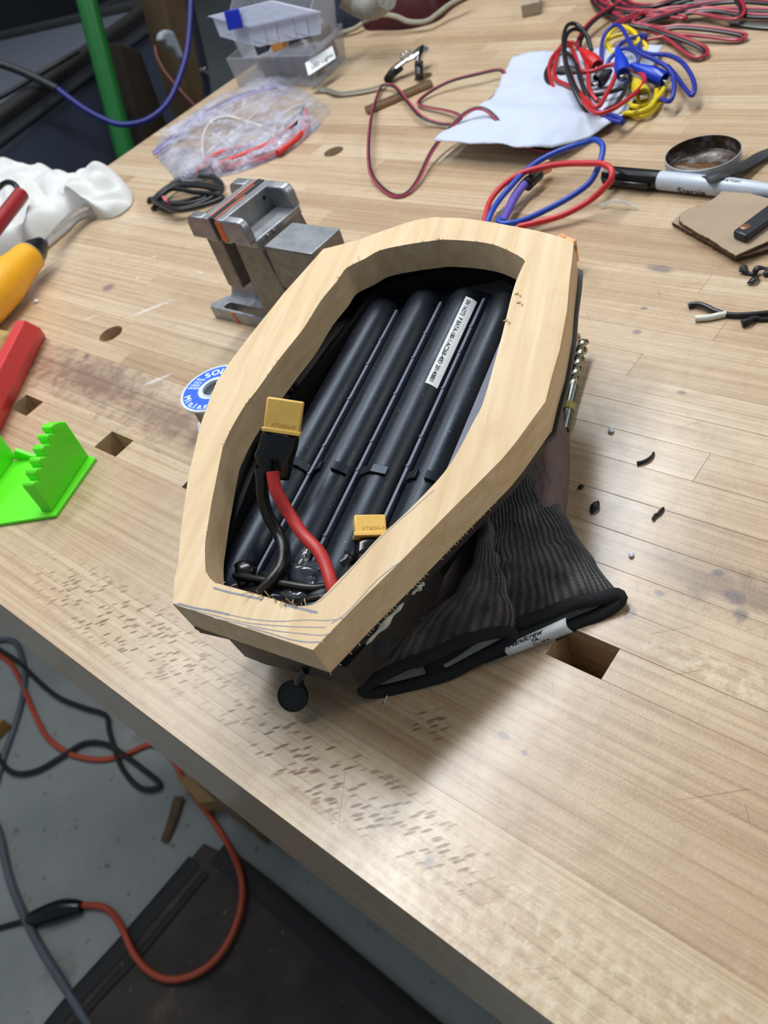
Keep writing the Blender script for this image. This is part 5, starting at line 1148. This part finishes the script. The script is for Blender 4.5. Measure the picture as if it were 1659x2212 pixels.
mp = [(440,1822),(520,1862),(700,2010),(935,2212),(1200,2440),(-40,2440),(110,2212),(270,2030)]
prism('mat_sheet', [(fp(x, y).x, fp(x, y).y) for x, y in mp], XY, FZ+.5, FZ+7, M_mat, mt, bevel=2)
M_mb_ = plain('black_mat_border', (26, 26, 28), .7)
tube('mat_border', [fp(x, y, 8) for x, y in [(-40,2440),(115,2212),(275,2030),(420,1860)]], 14, M_mb_, mt, flat=.22, up=(0, 0, 1)); tube('mat_ridge', [fp(x, y, 9) for x, y in [(30,2440),(165,2212),(310,2050),(445,1885)]], 6, M_mb_, mt, flat=.4, up=(0, 0, 1))
tube('mat_border', [fp(x, y, 9) for x, y in [(470,1845),(560,1915),(720,2050),(900,2205),(1150,2420)]], 17, M_mb_, mt, flat=.2, up=(0, 0, 1))
M_br = plain('brown_bark', (92, 72, 50), .9, var=.4, vs=60, bump=1)
tube('wood_stick', [fp(386, 1722, 8), fp(372, 1770, 8), fp(354, 1818, 6)], lambda t: 10-3*t, M_br, None, flat=.5, label='short brown wood splinter stick on the floor left of the orange cord', cat='stick')
fbox('wood_block', fp(402, 1700, 2), fp(452, 1756, 2)-fp(402, 1700, 2), fp(505, 1750, 2)-fp(452, 1756, 2), Vector((0, 0, 40)), plain('tan_block', (150, 118, 76), .8), None, bevel=2, label='tan wooden block on the floor against the bench underframe', cat='wood block')
fbox('wood_block', fp(-30, 1600, 2), fp(0, 1598, 2)-fp(-30, 1600, 2), fp(28, 1568, 2)-fp(0, 1598, 2), Vector((0, 0, 30)), plain('tan_block2', (160, 116, 54), .8), None, bevel=2, label='tan wooden block at the left edge of the floor', cat='wood block')
# ---------------------------------------------------------------- BACKGROUND BEYOND THE BENCH END
def PXp(px, py, x): d = ray(px, py); return C0+d*(x/d.x)
def slab(name, label, cat, pix, x, depth, mat):
    P = [PXp(a, b, x) for a, b in pix]; n = len(P); Q = [p+Vector((-depth, 0, 0)) for p in P]
    return mesh(name, P+Q, [tuple(range(n)), tuple(reversed(range(n, 2*n)))]+[(i, (i+1) % n, (i+1) % n+n, i+n) for i in range(n)], mat, None, bevel=4, smooth=0, label=label, cat=cat)
M_tote = plain('slate_tote_plastic', (70, 78, 98), .45, vs=6, var=.1); M_rim = plain('dark_tote_rim', (30, 28, 28), .5)
def tote(label, cx, cy, w, d, top, bottom, rot, lid):
    r_ = root('storage_tote', label, 'tote', (cx, cy, bottom)); ca, sa = math.cos(rot), math.sin(rot)
    W = lambda x, y, z: Vector((cx+x*ca-y*sa, cy+x*sa+y*ca, z))
    hw, hd = w/2, d/2; k = .9
    P = [W(-hw*k, -hd*k, bottom), W(hw*k, -hd*k, bottom), W(hw*k, hd*k, bottom), W(-hw*k, hd*k, bottom), W(-hw, -hd, top), W(hw, -hd, top), W(hw, hd, top), W(-hw, hd, top)]
    mesh('tote_body', P, [(0, 3, 2, 1), (4, 5, 6, 7), (0, 1, 5, 4), (1, 2, 6, 5), (2, 3, 7, 6), (3, 0, 4, 7)], M_tote, r_, bevel=20, smooth=30)
    q = [W(-hw-12, -hd-12, top-6), W(hw+12, -hd-12, top-6), W(hw+12, hd+12, top-6), W(-hw-12, hd+12, top-6)]
    mesh('tote_lid', q+[p+Vector((0, 0, 34)) for p in q], [(0, 3, 2, 1), (4, 5, 6, 7), (0, 1, 5, 4), (1, 2, 6, 5), (2, 3, 7, 6), (3, 0, 4, 7)], lid, r_, bevel=8, smooth=30)
    tube('tote_rib', [W(hw*.97+3, -hd*.9, top-(top-bottom)*.45), W(hw*.97+3, hd*.9, top-(top-bottom)*.45)], 8, M_tote, r_)
    for i in range(4): tube('dark_rim', [q[i]+Vector((0, 0, 34)), q[(i+1) % 4]+Vector((0, 0, 34))], 13, M_rim, r_, n=0)
    return r_
tote('slate grey plastic tote with dark lid in the upper left corner', -1640, 640, 520, 600, -40, -400, .25, plain('grey_lid', (84, 88, 98), .5))
tote('slate grey tote with paler lid standing below and in front of the dark lidded one', -1400, 420, 380, 420, -450, -860, .1, plain('pale_lid', (92, 96, 108), .5))
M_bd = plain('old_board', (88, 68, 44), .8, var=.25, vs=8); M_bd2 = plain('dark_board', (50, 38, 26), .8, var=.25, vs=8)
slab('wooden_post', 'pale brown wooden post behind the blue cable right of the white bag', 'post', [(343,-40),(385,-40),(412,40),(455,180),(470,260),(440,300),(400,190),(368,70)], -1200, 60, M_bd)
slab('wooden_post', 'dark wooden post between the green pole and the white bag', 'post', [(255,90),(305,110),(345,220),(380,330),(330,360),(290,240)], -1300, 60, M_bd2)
slab('steel_bracket', 'thin dark steel bracket with a bolt on the pale brown post', 'bracket', [(396,-40),(410,-40),(452,150),(462,230),(446,240),(436,160)], -1150, 6, plain('dark_steel', (60, 64, 74), .4, metal=.6))
lathe('bolt_head', PXp(444, 152, -1140), (1, 0, 0), [(5, -8), (5, 2), (3, 3)], M_chrome, None, label='bright bolt head on the dark steel bracket', cat='bolt')
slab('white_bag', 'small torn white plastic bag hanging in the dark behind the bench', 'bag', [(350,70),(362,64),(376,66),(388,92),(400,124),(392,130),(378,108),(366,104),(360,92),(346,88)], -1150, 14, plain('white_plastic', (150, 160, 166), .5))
def dp(px, py, dep): return C0+ray(px, py)*(dep/FPX)
g0, g1 = dp(172, -60, 1180), dp(272, 335, 1260); gd = (g1-g0)
N = NT('green_pole_plastic'); N.set(col=srgb(30, 104, 48), rough=.3, spec=.5); M_gp = N.m
tube('green_pole', [g0-gd*.6, g0, g1, g1+gd*((FZ-g1.z)/gd.z)], 15.5, M_gp, None, n=0, res=16, label='green plastic pole leaning in the dark beyond the bench end', cat='pole')
hc = root('hanging_cable', 'blue cable with black sheathed end sagging across the green pole', 'cable', dp(240, 262, 1130))
M_bc = plain('blue_cable_jacket', (30, 36, 120), .45)
tube('blue_cable', [dp(*p) for p in ((122,190,1120),(150,212,1120),(190,240,1125),(240,264,1130),(275,269,1130),(320,258,1135),(360,225,1140),(385,175,1145),(403,115,1150),(411,40,1150),(413,-60,1150))], 4.0, M_bc, hc)
tube('black_sheath', [dp(*p) for p in ((-60,120,1115),(0,138,1115),(40,152,1118),(80,170,1120),(124,192,1120))], 5.6, M_kc, hc)
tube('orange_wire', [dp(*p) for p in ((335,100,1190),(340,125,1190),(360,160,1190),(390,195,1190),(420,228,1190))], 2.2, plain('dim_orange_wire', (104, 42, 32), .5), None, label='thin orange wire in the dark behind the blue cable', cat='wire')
tube('black_wire', [dp(*p) for p in ((-40,225,1260),(10,205,1260),(60,175,1260),(110,145,1260),(170,110,1280))], 4, M_kc, None, label='thin black wire crossing in front of the grey totes', cat='wire')
